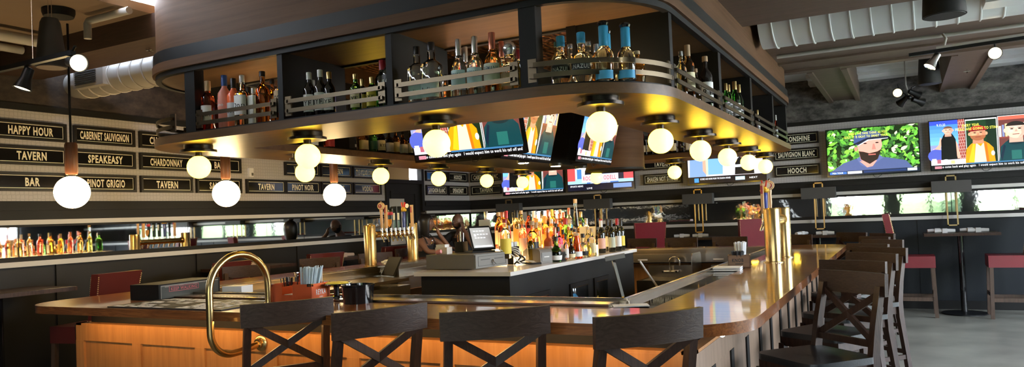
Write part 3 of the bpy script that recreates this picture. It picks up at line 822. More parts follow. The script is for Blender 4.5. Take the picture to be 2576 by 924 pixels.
# brass service rail looping from the panel over the counter
def arcpts(c, r, a0, a1, n=12):   # in the y-z plane
    return [(c[0], c[1]+r*math.cos(rad(a0+(a1-a0)*i/n)), c[2]+r*math.sin(rad(a0+(a1-a0)*i/n))) for i in range(n+1)]
X = -3.50
pts = [(X, 3.285, .842), (X, 3.06, .815)] + arcpts((X, 3.045, .95), .14, 275, 180, 10)
pts = [(X, 3.288, .845), (X, 3.12, .822)] + [(X, 3.06+.145*math.cos(rad(a)), .965+.145*math.sin(rad(a))) for a in range(275, 179, -8)]
pts += [(X, 2.915, 1.0), (X, 2.915, 1.19)] + [(X, 3.135+.22*math.cos(rad(a)), 1.19+.205*math.sin(rad(a))) for a in range(172, -1, -8)] + [(X, 3.355, 1.15), (X, 3.355, 1.072)]
t = thing('service_rail', 'bent brass service rail looping over the front counter edge', 'service rail')
bm = BM(); tube(bm, pts, .0205, 18); obj('rail_tube', bm, 'brass', t)
bm = BM(); M = Matrix.Rotation(rad(90), 3, 'X')
lathe(bm, [(0, 0), (.050, 0), (.050, .008), (.042, .016), (.030, .018), (.030, .034), (.0205, .036)], 28, (X, 3.287, .845), axis=M); obj('wall_flange', bm, 'brass', t)
bm = BM(); lathe(bm, [(0, 0), (.038, 0), (.038, .006), (.026, .012), (.0205, .014)], 24, (X, 3.355, 1.071)); obj('top_flange', bm, 'brass', t)

# draft towers
def tower(label, x, y0, y1, h, side, handles):
    """side = +1 taps face +x"""
    t = thing('draft_tower', label, 'beer tower')
    for y in (y0, y1):
        bm = BM(); lathe(bm, [(0, 1.0705), (.085, 1.0705), (.085, 1.078), (.066, 1.082), (.066, 1.07+h-.012), (.061, 1.07+h), (0, 1.07+h)], 40, (x, y, 0)); obj('column', bm, 'brass', t)
    zc = 1.07+h-.11
    bm = BM(); tube(bm, [(x, y0+.05, zc), (x, y1-.05, zc)], .036, 24)
    for y in (y0+.062, y1-.062): lathe(bm, [(.048, -.014), (.050, 0), (.048, .014)], 24, (x, y, zc), axis=Matrix.Rotation(rad(90), 3, 'X'))
    obj('cross_tube', bm, 'brass', t)
    n = len(handles); sp = (y1-y0-.22)/max(n-1, 1)
    for i, kind in enumerate(handles):
        y = y0+.11+sp*i
        bm = BM(); s = side
        tube(bm, [(x+s*.03, y, zc), (x+s*.085, y, zc)], [.017, .014], 12)
        lathe(bm, [(.012, .02), (.016, .0), (.014, -.03), (.009, -.045), (0, -.045)][::-1], 14, (x+s*.085, y, zc))
        tube(bm, [(x+s*.085, y, zc-.02), (x+s*.105, y, zc-.06), (x+s*.112, y, zc-.085)], [.013, .010, .009], 12)
        lathe(bm, [(0, .07), (.011, .07), (.013, .02), (.007, .015)][::-1], 14, (x+s*.085, y, zc)); f = obj('faucet', bm, 'chrome', t)
        zt = zc+.065; hx = x+s*.085
        hb = BM(); A = Matrix.Rotation(rad(-90*s) if False else rad(90), 3, 'Y')
        if kind == 'round':
            lathe(hb, [(0,0), (.011,0), (.014,.06), (.017,.10), (.014,.16), (.019,.20), (.015,.215), (0,.215)], 16, (hx, y, zt), 0)
            lathe(hb, [(0,-.016), (.040,-.016), (.044,0), (.040,.016), (0,.016)], 28, (hx, y, zt+.25), 0, axis=Matrix.Rotation(rad(90), 3, 'X') @ Matrix.Rotation(rad(0),3,'Z'))
            lathe(hb, [(.006,0), (.012,.012), (0,.022)], 12, (hx, y, zt+.293), 2)
            h = obj('tap_handle', hb, ['wood_tap', 'ink_red', 'chrome'], t)
            b2 = BM()
            lathe(b2, [(0,0), (.033,0), (.033,.003), (0,.003)], 24, (hx, y-.0165, zt+.25), 0, axis=Matrix.Rotation(rad(90), 3, 'X'))
            lathe(b2, [(0,.0032), (.026,.0032), (.026,.005), (0,.005)], 24, (hx, y-.0165, zt+.25), 1, axis=Matrix.Rotation(rad(90), 3, 'X'))
            o = obj('badge', b2, ['cream', 'ink_red'], h)
            text_obj('lettering', 'T', .03, 'cream', h, at=(hx, y-.0225, zt+.25))
        elif kind == 'paddle':
            bar(hb, (hx, y, zt), (hx, y, zt+.26), .035, .022, up=(1,0,0)); bevel(hb, .006); h = obj('tap_handle', hb, 'wood_tap', t)
            b2 = BM(); box(b2, hx-.010, hx+.010, y-.020, y-.0178, zt+.17, zt+.24); obj('badge', b2, 'ink_red', h)
        elif kind == 'pirate':
            lathe(hb, [(0,0), (.014,0), (.018,.05), (.024,.10), (.020,.15), (.026,.19), (.018,.21), (0,.22)], 16, (hx, y, zt))
            bar(hb, (hx-.04, y, zt+.20), (hx+.03, y, zt+.235), .02, .02); h = obj('tap_handle', hb, 'black_gloss', t)
            b2 = BM(); prism(b2, [(0,-.05), (.028,-.01), (.03,.04), (-.03,.04), (-.028,-.01)], -.006, .006)
            for v in b2.verts: v.co = Vector((hx+v.co.x, y-.026+v.co.z, zt+.06+v.co.y))
            obj('shield', b2, 'lab_orange', h)
            b2 = BM(); sphere(b2, (hx, y-.005, zt+.165), .034, 14, 8, sc=(1.1,.7,.7)); obj('ribbon', b2, 'pink_red', h)
        elif kind == 'slab':
            bar(hb, (hx, y, zt), (hx, y, zt+.245), .034, .03, up=(1,0,0)); bevel(hb, .004); h = obj('tap_handle', hb, 'black_gloss', t)
            b2 = BM(); box(b2, hx-.013, hx+.013, y-.0195, y-.0172, zt+.09, zt+.17); obj('badge', b2, 'lab_white', h)
        elif kind == 'feather':
            lathe(hb, [(0,0), (.018,0), (.020,.08), (.024,.17), (.018,.18), (0,.18)], 8, (hx, y, zt)); h = obj('tap_handle', hb, 'blue_plastic', t)
            b2 = BM()
            for a in range(6): sphere(b2, (hx+.022*math.cos(a*1.05), y+.022*math.sin(a*1.05), zt+.20), .018, 8, 6)
            sphere(b2, (hx, y, zt+.215), .024, 10, 8); obj('crest', b2, 'yellow_plastic', h)
            b2 = BM()
            for q in (-1, 1): bar(b2, (hx+q*.008, y, zt+.225), (hx+q*.022, y, zt+.29), .012, .022, up=(0,1,0))
            bevel(b2, .003); obj('plume', b2, 'red_plastic', h)
        elif kind == 'disc':
            bar(hb, (hx, y, zt), (hx, y, zt+.22), .026, .02, up=(1,0,0)); bevel(hb, .004)
            lathe(hb, [(0,-.010), (.030,-.010), (.032,0), (.030,.010), (0,.010)], 24, (hx, y, zt+.25), axis=Matrix.Rotation(rad(90), 3, 'X')); h = obj('tap_handle', hb, 'black_gloss' if side > 0 else 'wood_tap', t)
            b2 = BM(); lathe(b2, [(0,0), (.026,0), (.026,.003), (0,.003)], 24, (hx, y-.0105, zt+.25), axis=Matrix.Rotation(rad(90), 3, 'X')); o = obj('badge', b2, 'lab_white', h)
    return t
tower('brass draft tower with eight tap handles on the left arm of the bar', -5.215, 6.50, 7.30, .455, 1, ['round', 'paddle', 'pirate', 'slab', 'slab', 'feather', 'disc', 'paddle'])
tower('brass two column draft tower with taps on the right arm of the bar', -.985, 6.56, 7.20, .46, -1, ['paddle', 'feather', 'disc', 'round'])

# things on the front of the counter
def cuboid(name, label, cat, c, s, rz, mat, bv=.004, group=None):
    bm = BM(); box(bm, -s[0]/2, s[0]/2, -s[1]/2, s[1]/2, 0, s[2]); bevel(bm, bv)
    return tag(obj(name, bm, mat, None, c, rz), label, cat, group)
t = cuboid('menu_box', 'long low black box with red KEEP WALKING label on the counter', 'box', (-4.80, 3.71, 1.0705), (.27, .58, .108), rad(6), 'black_paint')
bm = BM(); box(bm, .1355, .1375, -.27, .27, .005, .092); obj('front_plate', bm, 'slate', t)
bm = BM(); box(bm, .136, .139, -.27, .27, .090, .098); box(bm, .136, .139, -.275, -.27, .0, .098)
for i in range(3): box(bm, .136, .139, -.24+.13*i, -.20+.13*i, .084, .091)
obj('trim', bm, 'grey_light', t)
bm = BM()
for z in (.050, .086): box(bm, .1375, .1395, -.20, .07, z-.0015, z+.0015)
for y in (-.20, .07): box(bm, .1375, .1395, y-.002, y+.002, .050, .086)
obj('label_border', bm, 'ink_redish', t)
text_obj('lettering', 'KEEP WALKING', .023, 'ink_redish', t, width=.24, at=(.1395, -.065, .068), M=Matrix.Rotation(rad(90), 3, 'Z'))

def bar_mat(label, x0, x1, y0, y1, seed):
    t = thing('bar_mat', label, 'bar mat', ((x0+x1)/2, (y0+y1)/2, 1.0705), 0, 'black bar mats on the counter')
    w, d = (x1-x0)/2, (y1-y0)/2
    bm = BM(); box(bm, -w, w, -d, d, 0, .007); bevel(bm, .003)
    rnd = random.Random(seed)
    for j in range(9):
        yy = -d+.03+j*(2*d-.06)/8; x = -w+.03+rnd.random()*.05
        while x < w-.09:
            L = rnd.choice((.04, .07, .10))
            if rnd.random() < .72: box(bm, x, x+L, yy-.014, yy+.014, .0068, .0082, 1)
            x += L+rnd.choice((.02, .035, .06))
    obj('mat', bm, ['rubber', 'paper_white'], t)
bar_mat('black rubber mat printed with white blocks, by the left end of counter', -4.62, -4.06, 3.045, 3.50, 3)
bar_mat('black rubber mat printed with white blocks, beside the brass service rail', -4.04, -3.56, 3.045, 3.50, 5)
t = thing('glass_mat', 'ribbed dark drip mat on the counter behind the printed mats', 'drip mat', (-4.02, 3.72, 1.0705))
bm = BM(); box(bm, -.42, .42, -.12, .12, 0, .006); box(bm, -.42, .42, .112, .12, 0, .016); obj('tray', bm, 'rubber', t)
bm = BM()
for i in range(26): box(bm, -.40+.032*i, -.385+.032*i, -.11, .11, .005, .014)
obj('rib', bm, 'antique_bar', t)
cuboid('napkin_stack', 'small white stack of napkins beside the black box', 'napkins', (-4.40, 3.92, 1.0705), (.17, .13, .055), rad(10), 'paper_white')

# orange caddy with straws and cups
t = thing('straw_caddy', 'orange REYKA caddy with napkins and straws on the front counter', 'bar caddy', (-3.42, 3.54, 1.0705), rad(8))
bm = BM()
box(bm, -.16, .16, -.10, .10, 0, .006)
for a in ((-.16,.16,-.10,-.096,0,.05), (-.16,-.06,-.10,-.096,.05,.115), (.02,.16,-.10,-.096,.05,.115), (-.16,.16,.096,.10,0,.115), (-.16,-.156,-.10,.10,0,.115), (.156,.16,-.10,.10,0,.115), (.03,.034,-.10,.10,0,.11), (-.06,-.056,-.1,.1,0,.10)): box(bm, *a)
obj('card_box', bm, 'orange_card', t)
bm = BM(); box(bm, -.05, .025, -.09, .09, .007, .052); obj('napkin', bm, 'paper_white', t)
bm = BM()
for x in (.13, -.16):
    for y in (-.10, .082): box(bm, x, x+.03, y-.003, y+.021, .10, .118)
obj('corner_clip', bm, 'chrome', t)
text_obj('lettering', 'REYKA', .033, 'ink_white', t, width=.105, at=(.1605, .0, .062), M=Matrix.Rotation(rad(90), 3, 'Z'))
text_obj('lettering', 'VODKA', .009, 'ink_white', t, width=.04, at=(.1605, .0, .030), M=Matrix.Rotation(rad(90), 3, 'Z'))
def straws(label, c, n, spread, h, r, mat, lean, parent_label=None, group='straws in the caddies'):
    bm = BM(); rnd = random.Random(int(abs(c[0])*1000)+n)
    for i in range(n):
        x, y = rnd.uniform(-spread, spread), rnd.uniform(-spread, spread); hh = h*rnd.uniform(.93, 1.0)
        tube(bm, [(x, y, 0), (x*1.6+lean[0], y*1.6+lean[1], hh)], r, 6)
    o = obj('straw_bundle', bm, mat, None, c); tag(o, label, 'straws'); o['kind'] = 'stuff'
    return o
straws('bundle of white paper wrapped straws leaning in the orange caddy', (-3.335, 3.535, 1.0785), 46, .040, .215, .0042, 'paper_blue', (.022, .01))
straws('small upright bunch of white wrapped straws at the caddy corner', (-3.335, 3.485, 1.0785) if False else (-3.35, 3.635, 1.0785), 12, .016, .20, .004, 'paper_white', (0, 0))
t = thing('steel_cup', 'tall steel cup standing behind the orange caddy', 'cup', (-3.55, 3.70, 1.0705))
bm = BM(); lathe(bm, [(0, 0), (.034, 0), (.048, .165), (.051, .17), (.046, .168), (.032, .006), (0, .006)], 28); obj('cup_wall', bm, 'chrome', t)
straws('black stir straws standing around the steel cup', (-3.56, 3.60, 1.0785), 18, .035, .14, .003, 'straw_black', (0, 0))
t = thing('steel_cup', 'short steel cup just left of the orange caddy', 'cup', (-3.66, 3.68, 1.0705))
bm = BM(); lathe(bm, [(0, 0), (.030, 0), (.040, .10), (.043, .104), (.038, .102), (.028, .006), (0, .006)], 24); obj('cup_wall', bm, 'steel', t)
cuboid('coaster_stack', 'brown card coasters leaning behind the left cup on the counter', 'coasters', (-3.68, 3.56, 1.0705), (.09, .02, .085), rad(20), 'paper_kraft', .002)
t = thing('garnish_dish', 'shallow black dish of yellow lemon on a stand on the counter', 'dish', (-3.22, 3.66, 1.0845))
bm = BM(); lathe(bm, [(0, 0), (.045, 0), (.045, .008), (.018, .014), (.018, .065), (.06, .07), (.10, .085), (.098, .09), (.05, .076), (0, .076)], 32); obj('dish', bm, 'black_gloss', t)
bm = BM()
for i in range(7):
    a = i*.9; sphere(bm, (.045*math.cos(a), .045*math.sin(a), .088), .030, 12, 6, sc=(1.2, 1, .35))
obj('lemon_slice', bm, 'yellow_fruit', t)
t = thing('bar_bin', 'round glossy black bin on the counter right of the lemon dish', 'bin', (-2.93, 3.52, 1.0705))
bm = BM(); lathe(bm, [(0, 0), (.088, 0), (.096, .10), (.101, .10), (.101, .112), (.095, .112), (.086, .006), (0, .006)], 36); obj('bin_wall', bm, 'black_gloss', t)

# brown straw box on the right arm
t = thing('straw_box', 'brown wood KNOB box holding straws on the right arm counter', 'straw box', (-1.17, 6.05, 1.0705), rad(10))
bm = BM()
for a in ((-.085,.085,-.075,-.067,0,.10), (-.085,.085,.067,.075,0,.10), (-.085,-.077,-.075,.075,0,.10), (.077,.085,-.075,.075,0,.10), (-.085,.085,-.075,.075,0,.008), (-.08,.08,-.005,.003,0,.10)): box(bm, *a)
obj('box_wall', bm, 'wood_box', t)
text_obj('lettering', 'KNOB', .028, 'ink_black', t, width=.085, at=(-.01, -.076, .062))
bm = BM(); box(bm, -.03, .03, -.0765, -.075, .030, .036); obj('printed_line', bm, 'ink_black', t)
straws('white wrapped straws standing in the brown wood box', (-1.165, 6.085, 1.08), 44, .030, .195, .0045, 'paper_white', (.0, 0))
straws('black short straws in the front of the brown wood box', (-1.172, 6.012, 1.08), 50, .026, .125, .0035, 'straw_black', (0, 0))
bm = BM(); box(bm, -.10, .10, -.10, .10, 0, .012); box(bm, -.10, .10, -.10, .10, .016, .024); bevel(bm, .003)
tag(obj('menu_stack', bm, 'paper_white', None, (-1.20, 5.93-.02, 1.0705) if False else (-1.21, 5.80, 1.0705), rad(5)), 'thin stack of white folders before the brown straw box', 'folders')
bm = BM(); box(bm, -.09, .09, -.05, .05, 0, .004); tag(obj('paper_slip', bm, 'paper_white', None, (-1.25, 3.62, 1.0705), rad(25)), 'white paper slip lying at the inner front corner of the bar', 'paper')
bm = BM(); lathe(bm, [(0,0),(.02,0),(.02,.006),(0,.006)], 12); tag(obj('coin_cap', bm, 'chrome', None, (-.93, 6.45, 1.0705)), 'small metal cap lying beside the right draft tower', 'cap')

# leaning chrome arm at the inner corner
t = thing('metal_lever', 'leaning chrome arm with padded head at the inner bar corner', 'metal arm')
bm = BM(); bar(bm, (-1.345, 3.775, 1.095), (-1.42, 3.86, 1.285), .016, .012); obj('arm', bm, 'chrome', t)
bm = BM(); bar(bm, (-1.46, 3.84, 1.295), (-1.36, 3.88, 1.312), .03, .024); bevel(bm, .006); obj('head', bm, 'grey_light', t)

# underbar stations inside the ring
t = thing('ice_station', 'stainless ice station with sloped lid inside the left arm of the bar', 'ice station', (0,0,0))
bm = BM(); box(bm, -4.84, -4.30, 4.75, 5.95, .30, .93); bevel(bm, .008); obj('tank', bm, 'steel', t)
bm = BM(); bar(bm, (-4.56, 4.78, .985), (-4.56, 5.92, .985), .54, .03); bevel(bm, .006); obj('lid', bm, 'steel_dark', t)
bm = BM(); box(bm, -4.30, -4.27, 5.15, 5.95, .62, .80); bevel(bm, .01); obj('speed_rail', bm, 'steel', t)
bm = BM(); sphere(bm, (-4.268, 5.5, .72), .035, 16, 8, sc=(.2, 1.4, .7)); obj('badge', bm, 'black_gloss', t)
t = thing('steel_shelf', 'narrow stainless shelf carrying the black terminal on the left arm', 'steel shelf')
bm = BM(); box(bm, -4.84, -4.50, 6.02, 6.95, .86, .99); bevel(bm, .006); obj('shelf_body', bm, 'steel', t)
bm = BM(); box(bm, -4.84, -4.46, 6.02, 6.95, .40, .80); obj('lower_tank', bm, 'steel_dark', t)
t = thing('order_terminal', 'black order terminal leaning on the steel shelf of the left arm', 'terminal', (-4.72, 6.15, .99), rad(-25))
bm = BM(); bar(bm, (0, 0, .01), (.0, .10, .19), .26, .02, up=(0,1,.4)); bevel(bm, .004); obj('panel', bm, 'black_paint', t)
bm = BM(); bar(bm, (0, .10, .0), (.0, .09, .16), .08, .02, up=(0,1,0)); obj('stand', bm, 'black_paint', t)
t = thing('splash_guard', 'rounded tan splash guard beside the steel shelf inside the bar', 'splash guard')
bm = BM(); prism(bm, rrect(0, .55, 0, .42, [.01,.01,.06,.06], 6), 0, .01)
for v in bm.verts: v.co = Vector((-4.80+v.co.x, 7.35+v.co.z, .62+v.co.y))
obj('panel', bm, 'steel_dark', t)
def sink(label, x0, x1):
    t = thing('bar_sink', label, 'sink', (0,0,0), 0, 'sinks along the rear arm of the bar')
    bm = BM(); box(bm, x0, x1, 8.12, 8.60, .30, .76); box(bm, x0, x1, 8.585, 8.61, .76, .90); bevel(bm, .01); obj('basin', bm, 'steel', t)
    bm = BM(); box(bm, x0+.05, x1-.05, 8.16, 8.5, .757, .763); obj('basin_shade', bm, 'grille_dark', t)  # flat dark sheet: shade of the hollow put in as colour
    xm = (x0+x1)/2
    bm = BM(); tube(bm, [(xm, 8.57, .83), (xm, 8.52, .83), (xm, 8.52, .93)] + [(xm+.06-.06*math.cos(rad(a)), 8.50, .95+.05*math.sin(rad(a))) for a in range(0, 181, 20)] + [(xm+.12, 8.5, .90)], .009, 10)
    tube(bm, [(xm-.07, 8.54, .83), (xm+.07, 8.54, .83)], .010, 8)
    for q in (-.08, .08): tube(bm, [(xm+q, 8.54, .83), (xm+q, 8.49, .83)], .013, 8)
    obj('faucet', bm, 'chrome', t)
sink('stainless bar sink with arched faucet behind the island, left of two', -2.72, -2.16); sink('stainless bar sink with arched faucet behind the island, right of two', -1.98, -1.42)
bm = BM(); prism(bm, rrect(0, .42, 0, .30, [.01,.01,.05,.05], 6), 0, .008)
for v in bm.verts: v.co = Vector((-2.08+v.co.z, 8.10+v.co.x, .76+v.co.y))
tag(obj('splash_guard', bm, 'steel', None), 'steel splash guard standing between the two rear sinks', 'splash guard')
bm = BM(); tube(bm, [(-2.50, 7.60, 1.02), (-2.46, 7.66, .92), (-2.36, 7.75, .72), (-2.34, 7.78, .55)], .012, 8)
tag(obj('soda_hose', bm, 'cable_white', None), 'white hose hanging at the rear end of the island', 'hose')
bm = BM(); box(bm, -5.33, -5.08, 6.72, 7.42, 1.0705, 1.085)
for i in range(14): box(bm, -5.32, -5.09, 6.735+.05*i, 6.755+.05*i, 1.085, 1.089)
tag(obj('drip_tray', bm, 'steel', None, (.22, 0, 0)), 'ribbed steel drip tray below the eight left taps', 'drip tray')
bm = BM(); sphere(bm, (0,0,.02), .07, 14, 8, sc=(1.5, .8, .45))
for v in bm.verts: v.co += Vector((random.uniform(-.012,.012), random.uniform(-.012,.012), random.uniform(0,.018)))
for v in bm.verts: v.co.z = max(v.co.z, 0)
tag(obj('bar_towel', bm, 'paper_white', None, (-5.06, 6.62, 1.0705)), 'crumpled white towel at the foot of the left draft tower', 'towel')
# ------------------------------------------------------------------ bottles
PROF = {
 'bourbon': [(0,0),(.93,0),(1,.02),(1,.56),(.97,.61),(.82,.68),(.52,.735),(.36,.77),(.33,.80),(.33,.90),(.38,.905),(.38,.925),(0,.925)],
 'wine':    [(0,0),(.94,0),(1,.015),(1,.58),(.95,.63),(.72,.70),(.46,.75),(.38,.79),(.36,.97),(0,.97)],
 'tall':    [(0,0),(.94,0),(1,.015),(1,.62),(.95,.67),(.62,.73),(.42,.77),(.38,.80),(.38,.94),(0,.94)],
 'bell':    [(0,0),(.96,0),(1,.02),(.98,.30),(.97,.42),(.90,.52),(.72,.60),(.50,.645),(.46,.67),(.46,.71),(.36,.72),(.32,.80),(.30,.93),(0,.93)],
 'square':  [(0,0),(.96,0),(1,.01),(1,.58),(.92,.63),(.58,.68),(.36,.71),(.34,.92),(0,.92)],
 'round':   [(0,0),(.70,0),(.86,.04),(1,.20),(1,.36),(.86,.50),(.55,.58),(.38,.62),(.36,.82),(.42,.83),(.42,.87),(0,.87)],
 'cone':    [(0,0),(.94,0),(1,.02),(.92,.30),(.66,.60),(.48,.80),(.46,.94),(0,.94)],
 'decanter':[(0,0),(.95,0),(1,.02),(1,.44),(.86,.50),(.50,.55),(.44,.60),(.50,.62),(.60,.66),(.56,.70),(.40,.72),(0,.72)],
 'tallneck':[(0,0),(.94,0),(1,.015),(1,.40),(.94,.47),(.62,.545),(.46,.58),(.44,.93),(0,.93)],
}
NECK = {'bourbon': (.40,.90,1.0), 'wine': (.42,.80,1.0), 'tall': (.43,.80,1.0), 'bell': (.34,.72,1.0), 'square': (.40,.86,1.0), 'round': (.40,.83,1.0),
        'cone': (.50,.90,1.0), 'decanter': (.55,.72,1.0), 'tallneck': (.49,.58,.92)}
LABZ = {'bourbon': (.12,.50), 'wine': (.14,.46), 'tall': (.16,.50), 'bell': (.10,.40), 'square': (.10,.46), 'round': (.08,.26), 'cone': (.08,.28), 'decanter': (.10,.36), 'tallneck': (.03,.12)}
def bottle(name_label, kind, x, y, z, r, h, gm, lab=None, cap='cap_black', face=-90, text=None, tcol='ink_black', cat='bottle', group=None, lz=None, wide=75, sq=0, th=.5, capz=None):
    bm = BM(); s = 6 if kind == 'square' or sq else 0
    lathe(bm, [(a*r, b*h) for a, b in PROF[kind]], 20, sq=s)
    o = obj('bottle', bm, gm, None, (x, y, z), 0, smooth=50); tag(o, name_label, cat, group)
    nr, n0, n1 = NECK[kind]
    if capz: n0, n1 = capz
    bm = BM(); q = nr*r+.0012
    if kind == 'decanter': lathe(bm, [(0, n0*h), (q*.8, n0*h), (q*1.25, (n0+.09)*h), (q*1.3, (n0+.16)*h), (q*.8, n1*h-.01), (0, n1*h)], 14)
    else: lathe(bm, [(0, n0*h), (q, n0*h), (q, n1*h-.003), (q*.9, n1*h), (0, n1*h)], 16)
    obj('cap', bm, cap, o)
    if kind == 'tallneck':
        bm = BM(); lathe(bm, [(0, .92*h), (q*1.1, .92*h), (q*1.25, .96*h), (q*.9, 1.0*h), (0, 1.0*h)], 12); obj('stopper', bm, 'black_gloss', o)
    if lab:
        a0, a1 = lz or LABZ[kind]; bm = BM(); n = 12; R = r*1.012+.0008
        if s: R = r*1.03
        def pt(a, zz):
            k = R
            if s:
                k = R/((abs(math.cos(a))**6+abs(math.sin(a))**6)**(1/6))
            if kind in ('cone', 'bell', 'round'):   # follow the profile
                P = PROF[kind]; f = zz/h
                for (ra, za), (rb, zb) in zip(P[1:], P[2:]):
                    if za <= f <= zb: k = R*(ra+(rb-ra)*(f-za)/max(zb-za, 1e-6)); break
            return Vector((k*math.cos(a), k*math.sin(a), zz))
        rows = [a0*h+(a1-a0)*h*i/4 for i in range(5)]
        g = [[bm.verts.new(pt(rad(face)+rad(-wide+2*wide*i/n), zz)) for i in range(n+1)] for zz in rows]
        for ra, rb in zip(g, g[1:]):
            for i in range(n): bm.faces.new((ra[i], ra[i+1], rb[i+1], rb[i]))
        me = mesh('label', bm, lab, 60, fixn=False); lo = link('label', me, o)
        if text:
            bm = BM(); zc = (a0+(a1-a0)*th)*h; Rt = R+.0012
            V, F, w = text_polys(text, .012); wd = 2*r*1.15; hh = min(.3*(a1-a0)*h, wd/(w*.62)); k = wd/(w*hh)
            k = min(k, .95)
            vs = []
            for vx, vz in V:
                a = rad(face)+vx*hh*k/Rt; p = pt(a, zc+vz*hh); vs.append(bm.verts.new((p.x*1.01, p.y*1.01, p.z)))
            for f in F:
                try: bm.faces.new([vs[i] for i in f])
                except ValueError: pass
            me = bpy.data.meshes.new('lettering'); bm.to_mesh(me); bm.free(); me.materials.append(MATS[tcol]); link('lettering', me, lo)
    return o

ZS = 2.2385
# (x, h, r, kind, glass, label, cap, description, text, text colour, y, extra)
F1 = [
 (-4.365,.362,.048,'tall','g_red','lab_white','cork','dark red liqueur bottle with white plant label and pale cork top','ROCCA','ink_black',3.60,{}),
 (-4.285,.27,.036,'tall','g_red',None,'cap_black','bright orange red bottle with black cap, set back between two','', '',3.72,{}),
 (-4.195,.385,.046,'tall','vodka_pink','vodka_pink','blue_foil','frosted pink bottle with long blue neck','vino','ink_white',3.62,{'lz':(.35,.55)}),
 (-4.105,.350,.045,'tall','vodka_orange','lab_grey','cap_black','orange bottle with black cap and pale grey label','KetelOne','ink_black',3.61,{}),
 (-4.020,.360,.044,'square','g_pale','lab_white','cap_white','clear square bottle with big white label and white cap','Ope','ink_black',3.60,{'lz':(.22,.60)}),
 (-3.960,.300,.036,'tall','g_amber','lab_cream','cap_black','slim amber bottle with black cap behind the square one','', '',3.75,{}),
 (-3.915,.262,.031,'square','g_clear','lab_white','cap_white','small white labelled square bottle with dark leaf print','', '',3.63,{'lz':(.05,.8)}),
 (-3.825,.365,.050,'bourbon','g_whisky',None,'cap_black','dark amber whisky bottle with black and yellow neck','', '',3.62,{}),
 (-3.735,.330,.040,'bourbon','g_whisky',None,'cap_black','second black necked whisky bottle, set back at bay end','', '',3.78,{}),
 (-3.650,.330,.052,'bourbon','g_amber','lab_tan','copper_foil',"round shouldered clear bottle with tan Tito's label at the bay's right end","Tito's",'ink_black',3.60,{'lz':(.16,.62),'th':.72}),
]
F2 = [
 (-3.405,.300,.040,'wine','dark_bottle','lab_white','cap_white','black rye bottle with white label, first of three in its bay','RYE','ink_black',3.60,{'lz':(.12,.5),'capz':(.84,1.0)}),
 (-3.375,.275,.034,'wine','dark_bottle',None,'cap_white','thin black bottle hidden behind the white labelled rye','', '',3.76,{'capz':(.84,1.0)}),
 (-3.310,.305,.040,'wine','dark_bottle','lab_white','cap_white','black rye bottle with white label, middle of three in its bay','RYE','ink_black',3.60,{'lz':(.12,.5),'capz':(.84,1.0)}),
 (-3.235,.285,.038,'wine','dark_bottle','lab_white','gold_foil','black rye bottle with white label, last of three in its bay','RYE','ink_black',3.62,{'lz':(.12,.5),'capz':(.84,1.0)}),
 (-3.020,.240,.036,'wine','g_green','lab_cream','gold_foil','green bottle with cream label and gold top in second bay','RYE','ink_black',3.60,{'lz':(.1,.55),'capz':(.86,1.0)}),
 (-2.965,.225,.034,'wine','dark_bottle','lab_yellow','gold_foil','small dark bottle with yellow label, set back in second bay','', '',3.72,{'lz':(.1,.55)}),
 (-2.890,.205,.036,'wine','g_green','lab_yellow','gold_foil','short green bottle with yellow RYE label in second bay','RYE','ink_black',3.60,{'lz':(.1,.62)}),
 (-2.805,.310,.048,'wine','wine_glass','lab_grey','red_foil','black wine bottle with red capsule and grey label','', '',3.66,{}),
 (-2.745,.340,.052,'wine','wine_glass','lab_black','cap_white','large black wine bottle with white capsule and PRAY label','PRAY','ink_white',3.60,{'lz':(.34,.58)}),
]
F3 = [
 (-2.545,.345,.047,'square','g_clear','lab_blue','cap_black','clear square bottle with black cap at far left of third bay','Julio','ink_black',3.60,{'lz':(.06,.32),'capz':(.86,1.0)}),
 (-2.440,.355,.054,'square','g_clear','lab_blue','cap_black','larger clear square bottle with black cap, second in third bay','Julio','ink_black',3.60,{'lz':(.06,.32),'capz':(.86,1.0)}),
 (-2.345,.165,.028,'round','g_amber',None,'cap_black','tiny amber bottle low in the third bay','', '',3.68,{}),
 (-2.250,.345,.049,'bell','g_pale','lab_blue','silver_foil','clear TEREMANA tequila bottle with silver neck, left one','TEREMANA','ink_navy',3.60,{'lz':(.12,.46),'th':.75}),
 (-2.205,.325,.042,'bell','g_pale',None,'silver_foil','silver necked tequila bottle standing behind two TEREMANA bottles','', '',3.76,{}),
 (-2.140,.345,.051,'bell','g_pale','lab_blue','silver_foil','clear TEREMANA tequila bottle with silver neck, right one','TEREMANA','ink_navy',3.60,{'lz':(.12,.46),'th':.75}),
 (-2.025,.350,.054,'bell','g_amber','lab_sage','copper_foil','amber TEREMANA tequila bottle with copper neck and sage label','TEREMANA','ink_navy',3.60,{'lz':(.14,.48),'th':.75}),
 (-1.965,.320,.045,'bell','g_straw',None,'copper_foil','second copper necked bottle behind the amber tequila','', '',3.76,{}),
 (-1.915,.290,.052,'decanter','g_straw','lab_tan','silver_foil','gold decanter with big faceted glass stopper in third bay','', '',3.62,{}),
 (-1.860,.250,.027,'wine','g_straw','lab_tan','red_foil','thin bottle with red capsule near the third bay post','', '',3.72,{}),
 (-1.825,.240,.034,'tall','g_yellow',None,'cork','yellow bottle half hidden by the third bay post','', '',3.64,{}),
]
